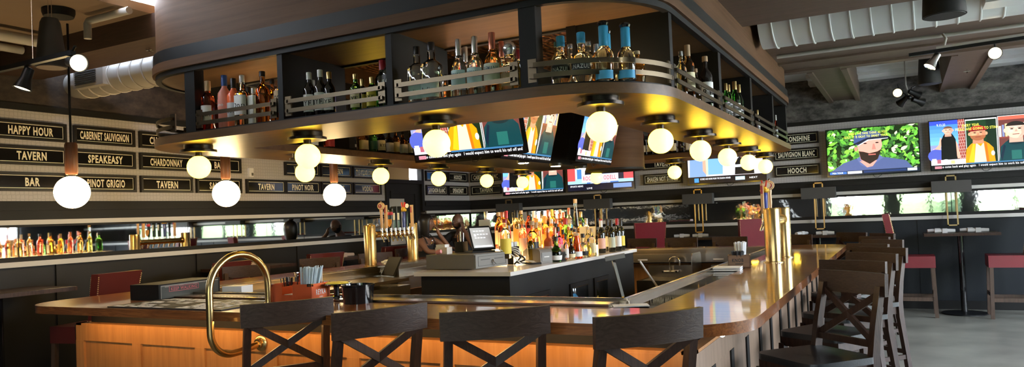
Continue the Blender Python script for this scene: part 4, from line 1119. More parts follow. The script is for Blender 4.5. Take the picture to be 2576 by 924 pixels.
F4 = [
 (-1.625,.270,.034,'bourbon','g_straw',None,'lab_green','straw coloured bottle with green cap behind the LUNAZUL pair','', '',3.78,{}),
 (-1.600,.270,.056,'round','g_pale','lab_black','sky_foil','wide LUNAZUL tequila bottle with blue capsule, left of pair','LUNAZUL','ink_white',3.63,{'lz':(.12,.40),'th':.66,'capz':(.78,1.0)}),
 (-1.545,.250,.036,'bourbon','g_pale',None,'silver_foil','silver capped bottle just behind the left LUNAZUL','', '',3.80,{}),
 (-1.480,.272,.056,'round','g_pale','lab_black','sky_foil','wide LUNAZUL tequila bottle with blue capsule, right of pair','LUNAZUL','ink_white',3.63,{'lz':(.12,.40),'th':.66,'capz':(.78,1.0)}),
 (-1.440,.250,.038,'bourbon','g_pale',None,'silver_foil','silver capped bottle just behind the right LUNAZUL','', '',3.80,{}),
 (-1.395,.225,.034,'wine','g_amber',None,'silver_foil','slim amber bottle between the LUNAZUL pair and blue necks','', '',3.78,{}),
 (-1.352,.318,.050,'tallneck','g_pale','lab_sky','sky_foil','tequila bottle with long sky blue neck, left of two','', '',3.66,{'lz':(.02,.16)}),
 (-1.335,.300,.040,'tallneck','g_pale',None,'sky_foil','blue necked bottle hidden behind the left long neck','', '',3.82,{}),
 (-1.232,.300,.048,'tallneck','g_pale','lab_sky','sky_foil','tequila bottle with long sky blue neck, right of two','', '',3.72,{'lz':(.02,.16)}),
 (-1.205,.165,.024,'bourbon','g_straw',None,'cork','little straw coloured bottle right of the blue necks','', '',3.90,{}),
 (-1.270,.14,.028,'round','g_straw',None,'cap_black','tiny round bottle between blue necks and the corner post','', '',3.95,{}),
 (-1.175,.170,.040,'bourbon','g_amber',None,'cork','short corked amber bottle by the corner post','', '',3.86,{}),
]

for nm, lst in (('left bay', F1), ('second bay', F2), ('third bay', F3), ('corner bay', F4)):
    for (x, h, r, kd, g, lab, cap, desc, tx, tc, y, ex) in lst:
        q_ = y/3.68
        bottle(desc, kd, x*q_, y, ZS, r*(1 if q_ > 1 else q_), h*q_, g, lab, cap, text=tx or None, tcol=tc or 'ink_black', group='bottles on the canopy shelf', **ex)
# yellow neck bands on the whisky bottles
R1 = [
 (-1.17,4.54,.29,.034,'bourbon','g_straw',None,'silver_foil','silver capped straw bottle first on the canopy right side'),
 (-1.17,4.71,.36,.040,'tall','g_amber','lab_cream','cork','long necked amber bottle with cork, right side of canopy'),
 (-1.17,4.91,.24,.026,'bourbon','g_straw',None,'cork','small corked bottle beside the long necked one'),
 (-1.17,5.19,.37,.047,'bourbon','dark_bottle','lab_white','cork','dark bottle with pale blue white label and cork, right side'),
 (-1.17,5.86,.275,.026,'wine','g_green','lab_white','gold_foil','slim green bottle with gold top, first in second side bay'),
 (-1.17,5.97,.28,.025,'wine','g_green','lab_white','gold_foil','slim green bottle with gold top, second in second side bay'),
 (-1.17,6.21,.34,.040,'wine','g_green','lab_white','gold_foil','large green bottle with gold top and white label, right side'),
 (-1.17,6.40,.34,.030,'wine','g_green','lab_white','gold_foil','green bottle last before the third side divider'),
 (-1.17,7.27,.22,.018,'wine','dark_bottle','lab_white','gold_foil','small dark bottle in the third side bay of the canopy'),
 (-1.17,8.43,.29,.016,'wine','g_red','lab_white','cap_white','thin red and white bottle in the last side bay'),
]
for x, y, h, r, kd, g, lab, cap, desc in R1:
    bottle(desc, kd, x, y, ZS, r, h, g, lab, cap, face=-45, group='bottles on the canopy shelf', text='RYE' if 'dark bottle with pale' in desc else None)
# inner side of the ring
INN = [(-4.62,5.00,.22,.045,'square','g_clear','lab_white','cap_black','white labelled square bottle on the inner left shelf'),
 (-4.60,5.20,.20,.04,'square','g_red','lab_red','cap_white','red labelled bottle low on the inner left shelf'),
 (-4.62,5.70,.25,.045,'square','g_whisky','lab_cream','cork','brown square bottle with tan label on inner left shelf'),
 (-4.62,5.86,.26,.045,'wine','g_green','lab_green','cap_black','green glass bottle on the inner left shelf'),
 (-4.62,5.99,.27,.045,'bourbon','dark_bottle','lab_cream','cap_black','dark bottle with long oval rye label on inner left shelf'),
 (-4.62,6.12,.26,.04,'square','dark_bottle','lab_grey','cap_black','dark square bottle with grey label on inner left shelf'),
 (-4.62,6.24,.27,.04,'bourbon','g_whisky','lab_cream','cap_black','amber bottle with narrow cream label on inner left shelf'),
 (-4.62,6.36,.26,.042,'square','g_whisky','lab_white','cap_black','square whisky bottle with white label on inner left shelf'),
 (-4.60,6.47,.28,.036,'bourbon','dark_bottle','lab_white','cap_black','dark bottle last before the tilted screen on the inner left shelf')]
for x, y, h, r, kd, g, lab, cap, desc in INN:
    bottle(desc, kd, x, y, ZS, r, h, g, lab, cap, face=-20, group='bottles on the inner shelf of the canopy', text='RYE' if 'oval' in desc else None)
INB = [(-2.80,.26,.034,'wine','dark_bottle','lab_white','red_foil','black bottle with red capsule first on the inner rear shelf'),
 (-2.72,.26,.034,'wine','dark_bottle','lab_white','red_foil','black bottle with red capsule second on the inner rear shelf'),
 (-2.62,.22,.042,'square','g_whisky','lab_tan','cap_black','squat whisky bottle with tan label on the inner rear shelf'),
 (-2.43,.25,.042,'square','dark_bottle','lab_cream','cap_black','dark square bottle with diamond label on inner rear shelf'),
 (-2.33,.23,.03,'square','dark_bottle',None,'cap_black','plain dark bottle on the inner rear shelf'),
 (-2.24,.23,.03,'square','g_clear','lab_white','cap_white','clear white labelled bottle at end of inner rear shelf')]
for x, h, r, kd, g, lab, cap, desc in INB:
    bottle(desc, kd, x, 8.86, ZS, r, h, g, lab, cap, face=-90, group='bottles on the inner shelf of the canopy')

# ------------------------------------------------------------------ island with back bar
isl = thing('back_bar', 'black back bar cabinet with white stone top inside the bar ring', 'back bar')
bm = BM(); box(bm, -3.38, -2.53, 4.73, 7.61, 1.12, 1.15); bevel(bm, .004); obj('stone_top', bm, 'white_top', isl)
bm = BM(); box(bm, -3.34, -2.80, 4.77, 7.57, .0, 1.12)
cur = 4.77; WIN = [(5.04, 5.40), (5.88, 6.24), (6.44, 6.74)]
for a, b in WIN:
    box(bm, -2.80, -2.56, cur, a, 0, 1.12); box(bm, -2.80, -2.56, a, b, 0, .32); box(bm, -2.80, -2.56, a, b, .925, 1.12); cur = b
box(bm, -2.80, -2.56, cur, 7.57, 0, 1.12); obj('cabinet', bm, 'back_bar_black', isl)
for i, (a, b) in enumerate(WIN):
    bm = BM()
    for y0, y1, z0, z1 in ((a-.04, a+.006, .29, .95), (b-.006, b+.04, .29, .95), (a, b, .915, .95), (a, b, .29, .325)): box(bm, -2.562, -2.545, y0, y1, z0, z1)
    bevel(bm, .003); d = obj('cooler_door', bm, 'black_paint', isl)
    bm = BM(); box(bm, -2.556, -2.552, a+.006, b-.006, .325, .915); obj('pane', bm, 'pane_glass', d)
    bm = BM(); box(bm, -2.546, -2.543, a, b, .908, .915); obj('edge_strip', bm, 'steel', d)
    bm = BM(); box(bm, -2.79, -2.58, a+.005, b-.005, .632, .640); obj('cooler_shelf', bm, 'steel', isl)
    bm = BM(); box(bm, -2.795, -2.785, a+.02, b-.02, .90, .912); obj('cooler_light', bm, 'cooler_glow', isl)
    for j in range(4):
        x, y = -2.66, a+.05+.085*j
        if i == 1: bottle('blue bottle in the middle cooler window, %s from the near side' % ORD[j], 'tall', x, y, .6405, .034, .24, 'lab_sky', 'lab_blue', 'silver_foil', face=-45, group='bottles in the cooler')
        elif i == 2 and j < 3: bottle('green beer bottle in the far cooler window, %s from the near side' % ORD[j], 'wine', x, y+.02, .6405, .032, .255, 'g_green', 'lab_yellow', 'gold_foil', face=-45, group='bottles in the cooler')
        elif i == 0: bottle('silver bottle in the near cooler window, %s from the near side' % ORD[j], 'tall', x, y, .6405, .034, .26, 'silver_foil', 'lab_blue', 'silver_foil', face=-45, group='bottles in the cooler')

BS = 1.08
rz = thing('bottle_riser', 'stepped glowing riser under the rear bottles of the back bar', 'bottle riser')
bm = BM(); box(bm, -3.30, -2.98, 5.45, 7.45, 1.1505, 1.27); box(bm, -2.98, -2.84, 5.45, 7.45, 1.1505, 1.21); bevel(bm, .003); obj('step', bm, 'riser_glow', rz)

IS = [ # x, y, h, r, kind, glass, label, cap, description
 (-2.90,5.36,.30,.042,'bourbon','g_pale','lab_yellow','red_foil','clear tequila bottle with red capsule at the near end of island'),
 (-2.78,5.58,.235,.026,'bourbon','g_yellow',None,'cork','slender yellow syrup bottle beside the red capped one'),
 (-2.80,5.66,.33,.048,'bourbon','g_amber','lab_black','cork','big amber bottle with slanted black label on the island'),
 (-2.70,5.76,.27,.030,'square','vodka_orange','lab_pink','copper_foil','orange bottle with pink label right of the big amber one'),
 (-2.70,5.90,.27,.030,'tall','g_rose','lab_pink','copper_foil','rose bottle with pale label beside the pink labelled one'),
 (-2.92,6.00,.29,.034,'tall','g_amber','lab_orange','lab_orange','tall bottle with orange neck and label, rear row of island'),
 (-3.05,6.22,.30,.032,'tall','g_rose','lab_pink','cap_white','rose bottle with white pourer in the rear row'),
 (-2.93,6.20,.31,.032,'tall','g_amber','lab_orange','lab_orange','second orange necked bottle in the rear row'),
 (-2.62,5.74,.20,.044,'round','g_green','lab_white','cap_black','round green bottle at the front of the island'),
 (-3.08,6.46,.30,.032,'bourbon','g_clear','lab_cream','cap_black','clear black capped bottle in the rear row'),
 (-3.05,6.62,.31,.031,'tall','g_yellow','lab_yellow','lab_yellow','bottle with pale yellow neck in the rear row'),
 (-2.74,6.06,.27,.033,'square','g_purple','lab_pink','cap_black','purple liqueur bottle with black cap, middle row'),
 (-2.72,5.98,.22,.026,'square','g_purple','lab_pink','cap_white','slim violet bottle left of the purple liqueur'),
 (-2.92,6.44,.28,.036,'round','g_red','lab_red','copper_foil','red orange round bottle in the middle of the island'),
 (-3.04,6.78,.27,.036,'round','g_amber','lab_orange','copper_foil','amber round bottle in the rear row of the island'),
 (-2.60,5.90,.19,.022,'bourbon','g_clear','lab_white','cap_black','small white labelled bottle at the front edge'),
 (-2.615,6.05,.175,.033,'round','dark_bottle','lab_cream','cap_black','small black round bottle at the front edge'),
 (-2.90,6.60,.28,.040,'wine','g_green','lab_green','red_foil','green bottle with red top rising from the middle row'),
 (-2.605,6.16,.21,.044,'cone','g_red','lab_white','cork','conical red amber bottle with white label at the front'),
 (-3.06,7.06,.32,.030,'tall','g_clear','lab_sky','copper_foil','clear bottle with sky blue band in the rear row'),
 (-3.06,7.24,.405,.036,'cone','g_clear',None,'cork','tallest clear tapered bottle with pale cork in the rear row'),
 (-2.76,6.42,.25,.036,'bourbon','g_yellow','lab_yellow','cap_black','yellow bottle, middle row right of the red ones'),
 (-2.70,6.34,.24,.034,'bourbon','g_straw','lab_cream','cap_black','straw coloured bottle near the front of island'),
 (-2.62,6.34,.20,.042,'round','g_clear','lab_black','cap_black','squat clear bottle with black label near the wines'),
 (-2.70,6.66,.25,.033,'bourbon','g_straw','lab_pink','cork','straw bottle with pale pink label beside the squat one'),
 (-2.62,6.56,.24,.032,'square','g_pale','lab_cream','cork','clear square bottle with cream label before the menu holder'),
 (-2.62,6.47,.15,.024,'round','g_yellow',None,'cap_black','tiny yellow bottle between clear bottles at the front'),
 (-2.82,6.86,.25,.034,'bourbon','g_amber','lab_orange','cork','amber bottle behind the straw bottles, right half'),
 (-2.86,6.28,.24,.034,'square','g_rose','lab_pink','cap_black','rose square bottle in the crowded middle row'),
 (-2.80,6.16,.26,.030,'tall','g_clear','lab_white','cap_black','clear bottle with black pourer in the middle row'),
 (-2.86,5.86,.26,.034,'round','g_amber','lab_cream','cork','amber round bottle behind the pink labels'),
 (-3.20,5.80,.30,.036,'bourbon','g_amber','lab_cream','cork','amber bottle at the far back, near end of riser'),
 (-3.20,6.10,.29,.036,'square','g_straw','lab_white','cap_black','straw square bottle at the far back of riser'),
 (-3.20,6.40,.30,.036,'bourbon','g_red','lab_red','cap_black','red bottle at the far back of the riser'),
 (-3.20,6.70,.29,.036,'tall','g_yellow','lab_yellow','cork','yellow bottle at the far back of the riser'),
 (-3.20,7.00,.30,.036,'bourbon','g_amber','lab_orange','copper_foil','amber bottle at the far back, third from the end'),
 (-3.20,7.30,.29,.036,'square','g_green','lab_green','cap_black','green square bottle at the far back end of riser'),
 (-2.66,6.92,.30,.035,'wine','wine_glass','lab_pink','cap_white','black wine bottle with pale pink label, first of six wines'),
 (-2.72,7.08,.31,.035,'wine','wine_glass','lab_red','red_foil','black wine bottle with red picture label, second of six wines'),
 (-2.62,7.10,.30,.033,'wine','wine_glass','lab_sage','cap_black','black wine bottle with grey green label, third of six wines'),
 (-2.72,7.26,.31,.033,'wine','wine_glass','lab_cream','cap_black','black wine bottle with cream label, fourth of six wines'),
 (-2.62,7.28,.31,.035,'wine','wine_glass','lab_white','red_foil','black wine bottle with white label and red capsule, fifth of wines'),
 (-2.64,7.45,.30,.033,'wine','wine_glass','lab_yellow','cap_black','black wine bottle with yellow label, last of six wines'),
]
IS += [
 (-3.06,5.62,.30,.035,'square','g_amber','lab_cream','copper_foil','amber square bottle at the near end of the riser'),
 (-2.92,5.72,.28,.034,'bourbon','g_rose','lab_pink','lab_orange','rose bourbon shaped bottle, second step near end'),
 (-3.06,5.88,.31,.033,'tall','g_straw','lab_orange','cap_black','straw tall bottle on the top step, near half'),
 (-3.20,5.58,.31,.034,'tall','g_rose','lab_cream','silver_foil','rose tall bottle at the far back corner of riser'),
 (-3.20,5.95,.31,.034,'wine','g_amber','lab_red','red_foil','amber bottle with red capsule at the far back'),
 (-3.20,6.25,.31,.034,'bourbon','g_straw','lab_cream','cork','straw bourbon bottle at the far back of riser'),
 (-3.20,6.55,.31,.034,'square','g_amber','lab_white','cap_black','amber square bottle at the far back of riser'),
 (-3.20,6.85,.31,.034,'tall','g_rose','lab_orange','copper_foil','rose bottle at the far back, right half'),
 (-3.20,7.15,.31,.034,'bourbon','g_yellow','lab_yellow','cork','yellow bourbon bottle at the far back, right half'),
 (-3.06,6.92,.28,.034,'round','g_red','lab_cream','copper_foil','red round bottle on the top step, right half'),
 (-2.92,6.74,.27,.034,'square','g_straw','lab_white','cork','straw square bottle on the second step, right half'),
 (-2.92,7.02,.27,.034,'bourbon','g_amber','lab_orange','cap_black','amber bottle on the second step before the wines'),
 (-2.92,7.18,.27,.034,'tall','g_clear','lab_white','silver_foil','clear bottle on the second step behind the wines'),
 (-2.80,6.30,.24,.032,'round','g_red','lab_red','cap_black','red round bottle in the front crowd'),
 (-2.78,6.54,.25,.032,'tall','g_amber','lab_cream','cork','amber tall bottle in the front crowd'),
 (-2.92,6.32,.28,.032,'square','g_rose','lab_pink','cap_white','rose square bottle on the second step, middle'),
 (-2.80,6.44,.26,.030,'bourbon','g_yellow','lab_yellow','copper_foil','yellow bourbon bottle in the front crowd'),
 (-2.64,5.64,.20,.030,'round','g_clear','lab_white','cork','small clear bottle left of the round green one') if False else (-3.06,7.38,.28,.034,'wine','g_green','lab_cream','gold_foil','green wine bottle at the far end of the riser'),
]
for x, y, h, r, kd, g, lab, cap, desc in IS:
    z = 1.1505
    if x < -2.985: z = 1.2705
    elif x < -2.845: z = 1.2105
    y2 = y
    bottle(desc, kd, x, y2, z, r*BS, h*BS, g, lab, cap, face=-50, group='bottles on the back bar island')
# pourers
# register, tablet and other machines on the near end
t = thing('cash_drawer', 'grey metal cash drawer with keys on the island corner', 'cash drawer', (-3.16, 5.175, 1.1505), rad(-7))
bm = BM(); box(bm, -.25, .24, -.22, .22, .006, .118); bevel(bm, .005); obj('case', bm, 'grey_plastic', t)
bm = BM(); box(bm, .24, .252, -.215, .215, .01, .114); bevel(bm, .003); d = obj('drawer_front', bm, 'grey_light', t)
bm = BM()
for y0, y1, z0, z1 in ((-.185, .185, .098, .101), (-.185, .185, .024, .027), (-.185, -.182, .024, .101), (.182, .185, .024, .101), (-.15, -.03, .070, .076), (.03, .15, .070, .076)): box(bm, .2518, .2535, y0, y1, z0, z1)
obj('slot', bm, 'grille_dark', d)
bm = BM(); lathe(bm, [(0,0), (.013,0), (.013,.006), (0,.006)], 14, (.252, -.0, .055), axis=Matrix.Rotation(rad(90), 3, 'Y'))
tube(bm, [(.266, .012*math.cos(a*.5), .035+.016*math.sin(a*.5)) for a in range(13)], .0022, 6); bar(bm, (.26, .0, .055), (.275, .018, .03), .012, .003); obj('keys', bm, 'chrome', d)
t = thing('tablet_register', 'tilted black tablet register with lit screen on the cash drawer', 'tablet', (-3.03, 5.24, 1.2695), rad(52))
bm = BM(); bar(bm, (0, .01, .02), (0, .12, .21), .20, .016, up=(0,-1,.5)); bevel(bm, .004); obj('tablet_body', bm, 'black_paint', t)
n = Vector((0, .11, .19)).normalized(); nn = Vector((0, -.19, .11)).normalized()
bm = BM(); bar(bm, Vector((0,.01,.02))+n*.016+nn*.0085, Vector((0,.01,.02))+n*.203+nn*.0085, .175, .001, up=nn); sc_ = obj('screen', bm, 'tablet_glow', t)
bm = BM(); rnd = random.Random(4)
for row, ws in ((.172, 4), (.140, 5), (.128, 1), (.108, 4)):
    for j in range(ws):
        p = Vector((-.055+.026*j+rnd.random()*.004, .01, .02))+n*row+nn*.0095; bar(bm, p-n*.004, p+n*.004, .016, .001, up=nn)
p = Vector((0,.01,.02))+n*.030+nn*.0095; bar(bm, p-n*.006, p+n*.006, .15, .001, up=nn); obj('screen_text', bm, 'ink_glow', sc_)

bm = BM(); bar(bm, (0, .14, .006), (0, .10, .15), .11, .03, up=(0,1,.3)); box(bm, -.10, .10, .02, .2, 0, .012); obj('stand', bm, 'black_paint', t)
t = thing('card_holder', 'black box of guest slips and pens behind the tablet', 'card holder', (-3.31, 5.33, 1.2695))
bm = BM(); lathe(bm, [(0,0), (.045,0), (.045,.09), (.041,.09), (.041,.005), (0,.005)], 20, sq=6); obj('cup', bm, 'black_paint', t)
bm = BM()
for i in range(5): tube(bm, [(-.02+.01*i, -.01+.004*i, .01), (-.03+.014*i, -.012+.005*i, .15+.012*(i % 3))], .004, 6)
obj('pen', bm, 'chrome', t)
cuboid('ticket_stack', 'stack of printed white tickets on the left of the cash drawer', 'tickets', (-3.33, 5.09, 1.2695), (.12, .07, .055), rad(-5), 'ticket_paper', .002)

cuboid('ticket_stack', 'smaller white stack on top of the printed tickets', 'tickets', (-3.34, 5.09, 1.325), (.09, .06, .022), rad(-3), 'paper_white', .002)
bm = BM(); lathe(bm, [(0,0), (.016,0), (.020,.02), (.016,.045), (.008,.05), (0,.05)], 14, axis=Matrix.Rotation(rad(80), 3, 'Y'), c=(0,0,.018)); tag(obj('pink_pen', bm, 'pink', None, (-3.345, 5.005, 1.2695)), 'small pink pen case lying on the cash drawer', 'pen case')
t = thing('receipt', 'white receipt slip clipped upright behind the tablet', 'receipt', (-3.10, 5.375, 1.2695), rad(10))
bm = BM(); box(bm, -.05, .05, -.002, .002, .10, .265); bevel(bm, .0); o = obj('paper', bm, 'paper_white', t)
bm = BM(); box(bm, -.02, .02, -.006, .006, 0, .12); obj('clip', bm, 'black_paint', t)
bm = BM(); lathe(bm, [(0,0), (.026,0), (.026,.028), (0,.028)], 6, (0, -.0025, .175), axis=Matrix.Rotation(rad(90), 3, 'X')) if False else box(bm, -.025, .025, -.0035, -.0022, .14, .20); obj('printed_block', bm, 'lab_grey', t)
t = cuboid('cable_box', 'black speaker box between the cash drawer and the printer', 'speaker box', (-3.02, 5.30, 1.1505) if False else (-2.93, 5.44-.10, 1.1505), (.13, .10, .15), rad(-5), 'black_paint')
for o_ in [t]: o_.location = (-2.94, 5.50, 1.1505)
bm = BM(); lathe(bm, [(.042,0), (.048,.004), (.036,.006), (0,.002)], 20, (.066, .0, .075), axis=Matrix.Rotation(rad(90), 3, 'Y')); obj('speaker_cone', bm, 'rubber', t)
for i, yy in enumerate((-.03, .035)):
    bm = BM(); box(bm, -.022, .022, -.020, .020, 0, .038); bevel(bm, .005)
    tag(obj('power_adapter', bm, 'paper_white', None, (-2.915, 5.495+yy, 1.3005), rad(-5)), 'white plug adapter on the black box, %s one' % ('near' if i == 0 else 'far'), 'power adapter')
def wire(label, pts, r=.005, mat='cable_white'):
    bm = BM(); tube(bm, pts, r, 8); tag(obj('cable', bm, mat), label, 'cable', 'cables on the island')
def spl(*p, n=6):
    p = [Vector(q) for q in p]; out = []
    for i in range(len(p)-1):
        a, b, c, d = p[max(i-1, 0)], p[i], p[i+1], p[min(i+2, len(p)-1)]
        for k in range(n):
            t = k/n
            out.append(.5*((2*b)+(c-a)*t+(2*a-5*b+4*c-d)*t*t+(3*b-a-3*c+d)*t**3))
    out.append(p[-1]); return out
wire('white cable running down from the tablet to the stone top', spl((-2.93, 5.30, 1.285), (-2.85, 5.36, 1.24), (-2.80, 5.42, 1.165), (-2.79, 5.50, 1.156)))
for i in range(4):
    wire('white looped cable bundle beside the printer, strand %s from left' % ORD[i], spl((-2.90, 5.42+.01*i, 1.30-.012*i), (-2.84, 5.47, 1.28-.02*i), (-2.83, 5.50+.02*i, 1.20-.01*i), (-2.76, 5.50+.03*i, 1.175), (-2.70, 5.50+.025*i, 1.158)), .0045)
wire('tangled black cable heap between box and printer', spl((-2.86, 5.42, 1.155), (-2.82, 5.46, 1.21), (-2.86, 5.50, 1.24), (-2.80, 5.50, 1.19), (-2.84, 5.44, 1.17), (-2.78, 5.48, 1.16), (-2.72, 5.46, 1.157), (-2.66, 5.52, 1.156)), .008, 'rubber')
t = thing('receipt_printer', 'grey receipt printer among cables on the island', 'printer', (-2.74, 5.63, 1.1505), rad(-20))
bm = BM(); prism(bm, [(-.11, 0), (.10, 0), (.10, .095), (.085, .118), (-.06, .128), (-.11, .10)], -.07, .07)
for v in bm.verts: v.co = Vector((v.co.x, v.co.z, v.co.y))
bevel(bm, .006); obj('case', bm, 'printer_brown', t)
bm = BM(); box(bm, .100, .104, -.055, .055, .02, .09); bevel(bm, .003); obj('front_panel', bm, 'grey_light', t)
bm = BM(); box(bm, .1035, .105, -.03, .03, .05, .058); obj('maker_plate', bm, 'ink_white', t)

t0 = None
for i in range(7):
    bm = BM(); box(bm, -.05, .05, -.05, .05, 0, .009); bevel(bm, .002)
    tag(obj('coaster', bm, 'black_paint', None, (-2.645+.003*math.sin(i*2), 5.83+.004*math.cos(i*3), 1.1505+.0115*i), rad(8*math.sin(i))), 'black coaster in the small stack by the printer, %s from bottom' % ORD[i], 'coaster', 'black coasters on the island')
bm = BM(); box(bm, -.04, .04, -.07, .07, 0, .012); tag(obj('paper_slip', bm, 'paper_kraft', None, (-2.59, 5.96, 1.1505), rad(30)), 'crumpled paper slip at the front edge of the island', 'paper')
t = thing('menu_holder', 'black menu holder with yellow card between bottles and wines', 'menu holder', (-2.76, 6.77, 1.1505), rad(50))
bm = BM(); prism(bm, [(-.07, 0), (.09, 0), (.11, .27), (-.07, .27)], .0, .006)
for v in bm.verts: v.co = Vector((v.co.x, v.co.z, v.co.y))
obj('card', bm, 'lab_orange_pale', t)
bm = BM(); box(bm, -.08, .10, .007, .05, 0, .16); obj('holder', bm, 'black_paint', t)

# ------------------------------------------------------------------ bar stools with crossed backs
def make_stool():
    t = thing('bar_stool', 'x', 'bar stool', (0,0,0), 0, 'dark wood bar stools around the bar')
    bm = BM(); prism(bm, rrect(-.225, .225, -.205, .235, [.05,.05,.07,.07], 6), .705, .74)
    top = [v for v in bm.verts if v.co.z > .72]
    bevel(bm, .014, 3, 60); obj('seat', bm, 'black_leather', t)
    bm = BM(); box(bm, -.205, .205, -.19, -.165, .645, .705); box(bm, -.205, .205, .19, .215, .645, .705); box(bm, -.205, -.18, -.165, .19, .645, .705); box(bm, .18, .205, -.165, .19, .645, .705); bevel(bm, .003); obj('seat_frame', bm, 'wood_dark', t)
    for s in (-1, 1):
        bm = BM(); bar(bm, (s*.198, .205, .66), (s*.215, .225, 0), .040, .040, up=(0,1,0)); bevel(bm, .004); obj('leg', bm, 'wood_dark', t)
        bm = BM()       # rear leg sweeps up into the back post
        P = [(s*.212, -.285, 0), (s*.208, -.235, .35), (s*.205, -.195, .62), (s*.205, -.190, .74), (s*.203, -.215, .90), (s*.200, -.262, 1.10)]
        W = [.040, .042, .050, .050, .042, .036]; prev = None
        for (x, y, z), w in zip(P, W):
            r = [bm.verts.new((x+a*.018, y+b*w/2, z)) for a, b in ((-1,-1),(1,-1),(1,1),(-1,1))]
            if prev:
                for q in range(4): bm.faces.new((prev[q], prev[(q+1) % 4], r[(q+1) % 4], r[q]))
            else: bm.faces.new(r[::-1])
            prev = r
        bm.faces.new(prev); bevel(bm, .004); obj('leg', bm, 'wood_dark', t)
    bm = BM(); n = 12; prev = None      # curved top rail
    for i in range(n+1):
        x = -.236+.472*i/n; yb = -.268-.034*(1-(x/.236)**2)
        r = [bm.verts.new(p) for p in ((x, yb-.011, 1.045), (x, yb+.013, 1.045), (x, yb+.007, 1.165), (x, yb-.019, 1.165))]
        if prev:
            for q in range(4): bm.faces.new((prev[q], prev[(q+1) % 4], r[(q+1) % 4], r[q]))
        else: bm.faces.new(r[::-1])
        prev = r
    bm.faces.new(prev); bevel(bm, .006, 2); obj('top_rail', bm, 'wood_chair_grain', t)
    for s in (-1, 1):
        bm = BM(); bar(bm, (-s*.19, -.205, .815), (s*.19, -.262, 1.055), .018, .036, up=(0,0,1)); bevel(bm, .003); obj('cross_bar', bm, 'wood_dark', t)
    bm = BM(); bar(bm, (-.20, -.200, .80), (.20, -.200, .80), .022, .036); bevel(bm, .003); obj('lower_rail', bm, 'wood_dark', t)
    for p, q in (((-.21, .215, .24), (.21, .215, .24)), ((-.205, -.23, .34), (.205, -.23, .34)), ((-.21, -.23, .30), (-.21, .215, .30)), ((.21, -.23, .30), (.21, .215, .30))):
        bm = BM(); bar(bm, p, q, .022, .034); bevel(bm, .003); obj('stretcher', bm, 'wood_dark', t)
    return t
STOOL = [None]
def stool(cx, cy, ang, label, off=.265):
    """cx,cy: middle of the top rail; ang: direction (deg) the sitter faces"""
    a = rad(ang-90); fx, fy = math.cos(rad(ang)), math.sin(rad(ang))
    loc = (cx+fx*off, cy+fy*off, 0)
    if STOOL[0] is None:
        STOOL[0] = make_stool(); o = STOOL[0]; o.location = loc; o.rotation_euler = (0,0,a); o['label'] = label
    else: o = copy_tree(STOOL[0], loc, a, label)
    return o
for (x, y, fi), nm in zip(((-2.854, 2.865, 57), (-2.115, 2.69, 66), (-1.545, 2.735, 40), (-.880, 2.745, 49)), ('leftmost, partly behind the brass rail', 'second from the left', 'third from the left', 'rightmost, by the rounded corner')):
    stool(x, y, fi+90, 'crossed back bar stool at the front counter, '+nm)
for i, (x, y, fi) in enumerate(((-.275, 4.50, -42), (-.320, 5.36, -30), (-.235, 6.15, -42), (-.175, 6.86, -40), (-.31, 7.50, -42), (-.205, 8.24, -38), (-.30, 8.98, -50), (-.24, 9.80, -56))):
    stool(x, y, fi-90, 'crossed back bar stool along the right counter, %s from the camera' % ORD[i])
for i, (x, y, a) in enumerate(((-3.27, 10.06, -104), (-2.69, 9.98, -100), (-2.03, 9.92, -100), (-1.25, 10.05, -110), (-.60, 10.35, -130))):
    stool(x, y, a, 'crossed back stool behind the rear counter, %s from the left' % ORD[i])
for i, (x, y, a) in enumerate(((-5.98, 5.45, -30), (-6.04, 6.60, -35), (-5.95, 7.52, -25))):
    stool(x, y, a, 'crossed back stool outside the left counter, %s from the front' % ORD[i])

# ------------------------------------------------------------------ red leather chairs
def make_red(h_seat, h_top, leather):
    t = thing('leather_chair', 'x', 'leather chair')
    bm = BM(); box(bm, -.23, .23, -.20, .25, h_seat-.15, h_seat); bevel(bm, .022, 3); obj('seat', bm, leather, t)
    bm = BM(); n = 6
    prev = None
    for i in range(n+1):
        f = i/n; z = h_seat-.04+(h_top-h_seat+.04)*f; y = -.20-.10*f; w = .215+.03*f
        r = [bm.verts.new(p) for p in ((-w, y-.045, z), (w, y-.045, z), (w, y+.035, z), (-w, y+.035, z))]
        if prev:
            for q in range(4): bm.faces.new((prev[q], prev[(q+1) % 4], r[(q+1) % 4], r[q]))
        else: bm.faces.new(r[::-1])
        prev = r
    bm.faces.new(prev); bevel(bm, .018, 3, 60); obj('backrest', bm, leather, t)
    for s, yy in ((-1, -.047), (-1, .037), (1, -.047), (1, .037)):
        bm = BM()
        for i in range(26):
            f = i/25; z = h_seat+(h_top-h_seat-.03)*f; w = (.215+.03*f)-.006
            sphere(bm, (s*w, -.20-.10*(f*(h_top-h_seat-.03)+.04)/(h_top-h_seat+.04)+yy, z), .006, 6, 4)
        obj('nail_trim', bm, 'brass_nail', t)
    for sx in (-1, 1):
        for y0, y1 in ((.22, .235), (-.20, -.26)):
            bm = BM(); bar(bm, (sx*.205, y0, h_seat-.14), (sx*.215, y1, 0), .042, .042, up=(0,1,0)); bevel(bm, .003); obj('leg', bm, 'wood_stool', t)
    for p, q in (((-.21, .228, .30), (.21, .228, .30)), ((-.21, -.22, .30), (.21, -.22, .30)), ((-.21, -.22, .24), (-.21, .228, .24)), ((.21, -.22, .24), (.21, .228, .24))):
        bm = BM(); bar(bm, p, q, .024, .050); bevel(bm, .003); obj('stretcher', bm, 'wood_stool', t)
    return t
ra = make_red(.80, 1.37, 'red_leather'); ra.location = (.09, 11.30, 0); ra.rotation_euler = (0,0,rad(-90)); ra['label'] = 'red leather high chair left of the table under the right wall light'
ra['group'] = 'red leather high chairs'
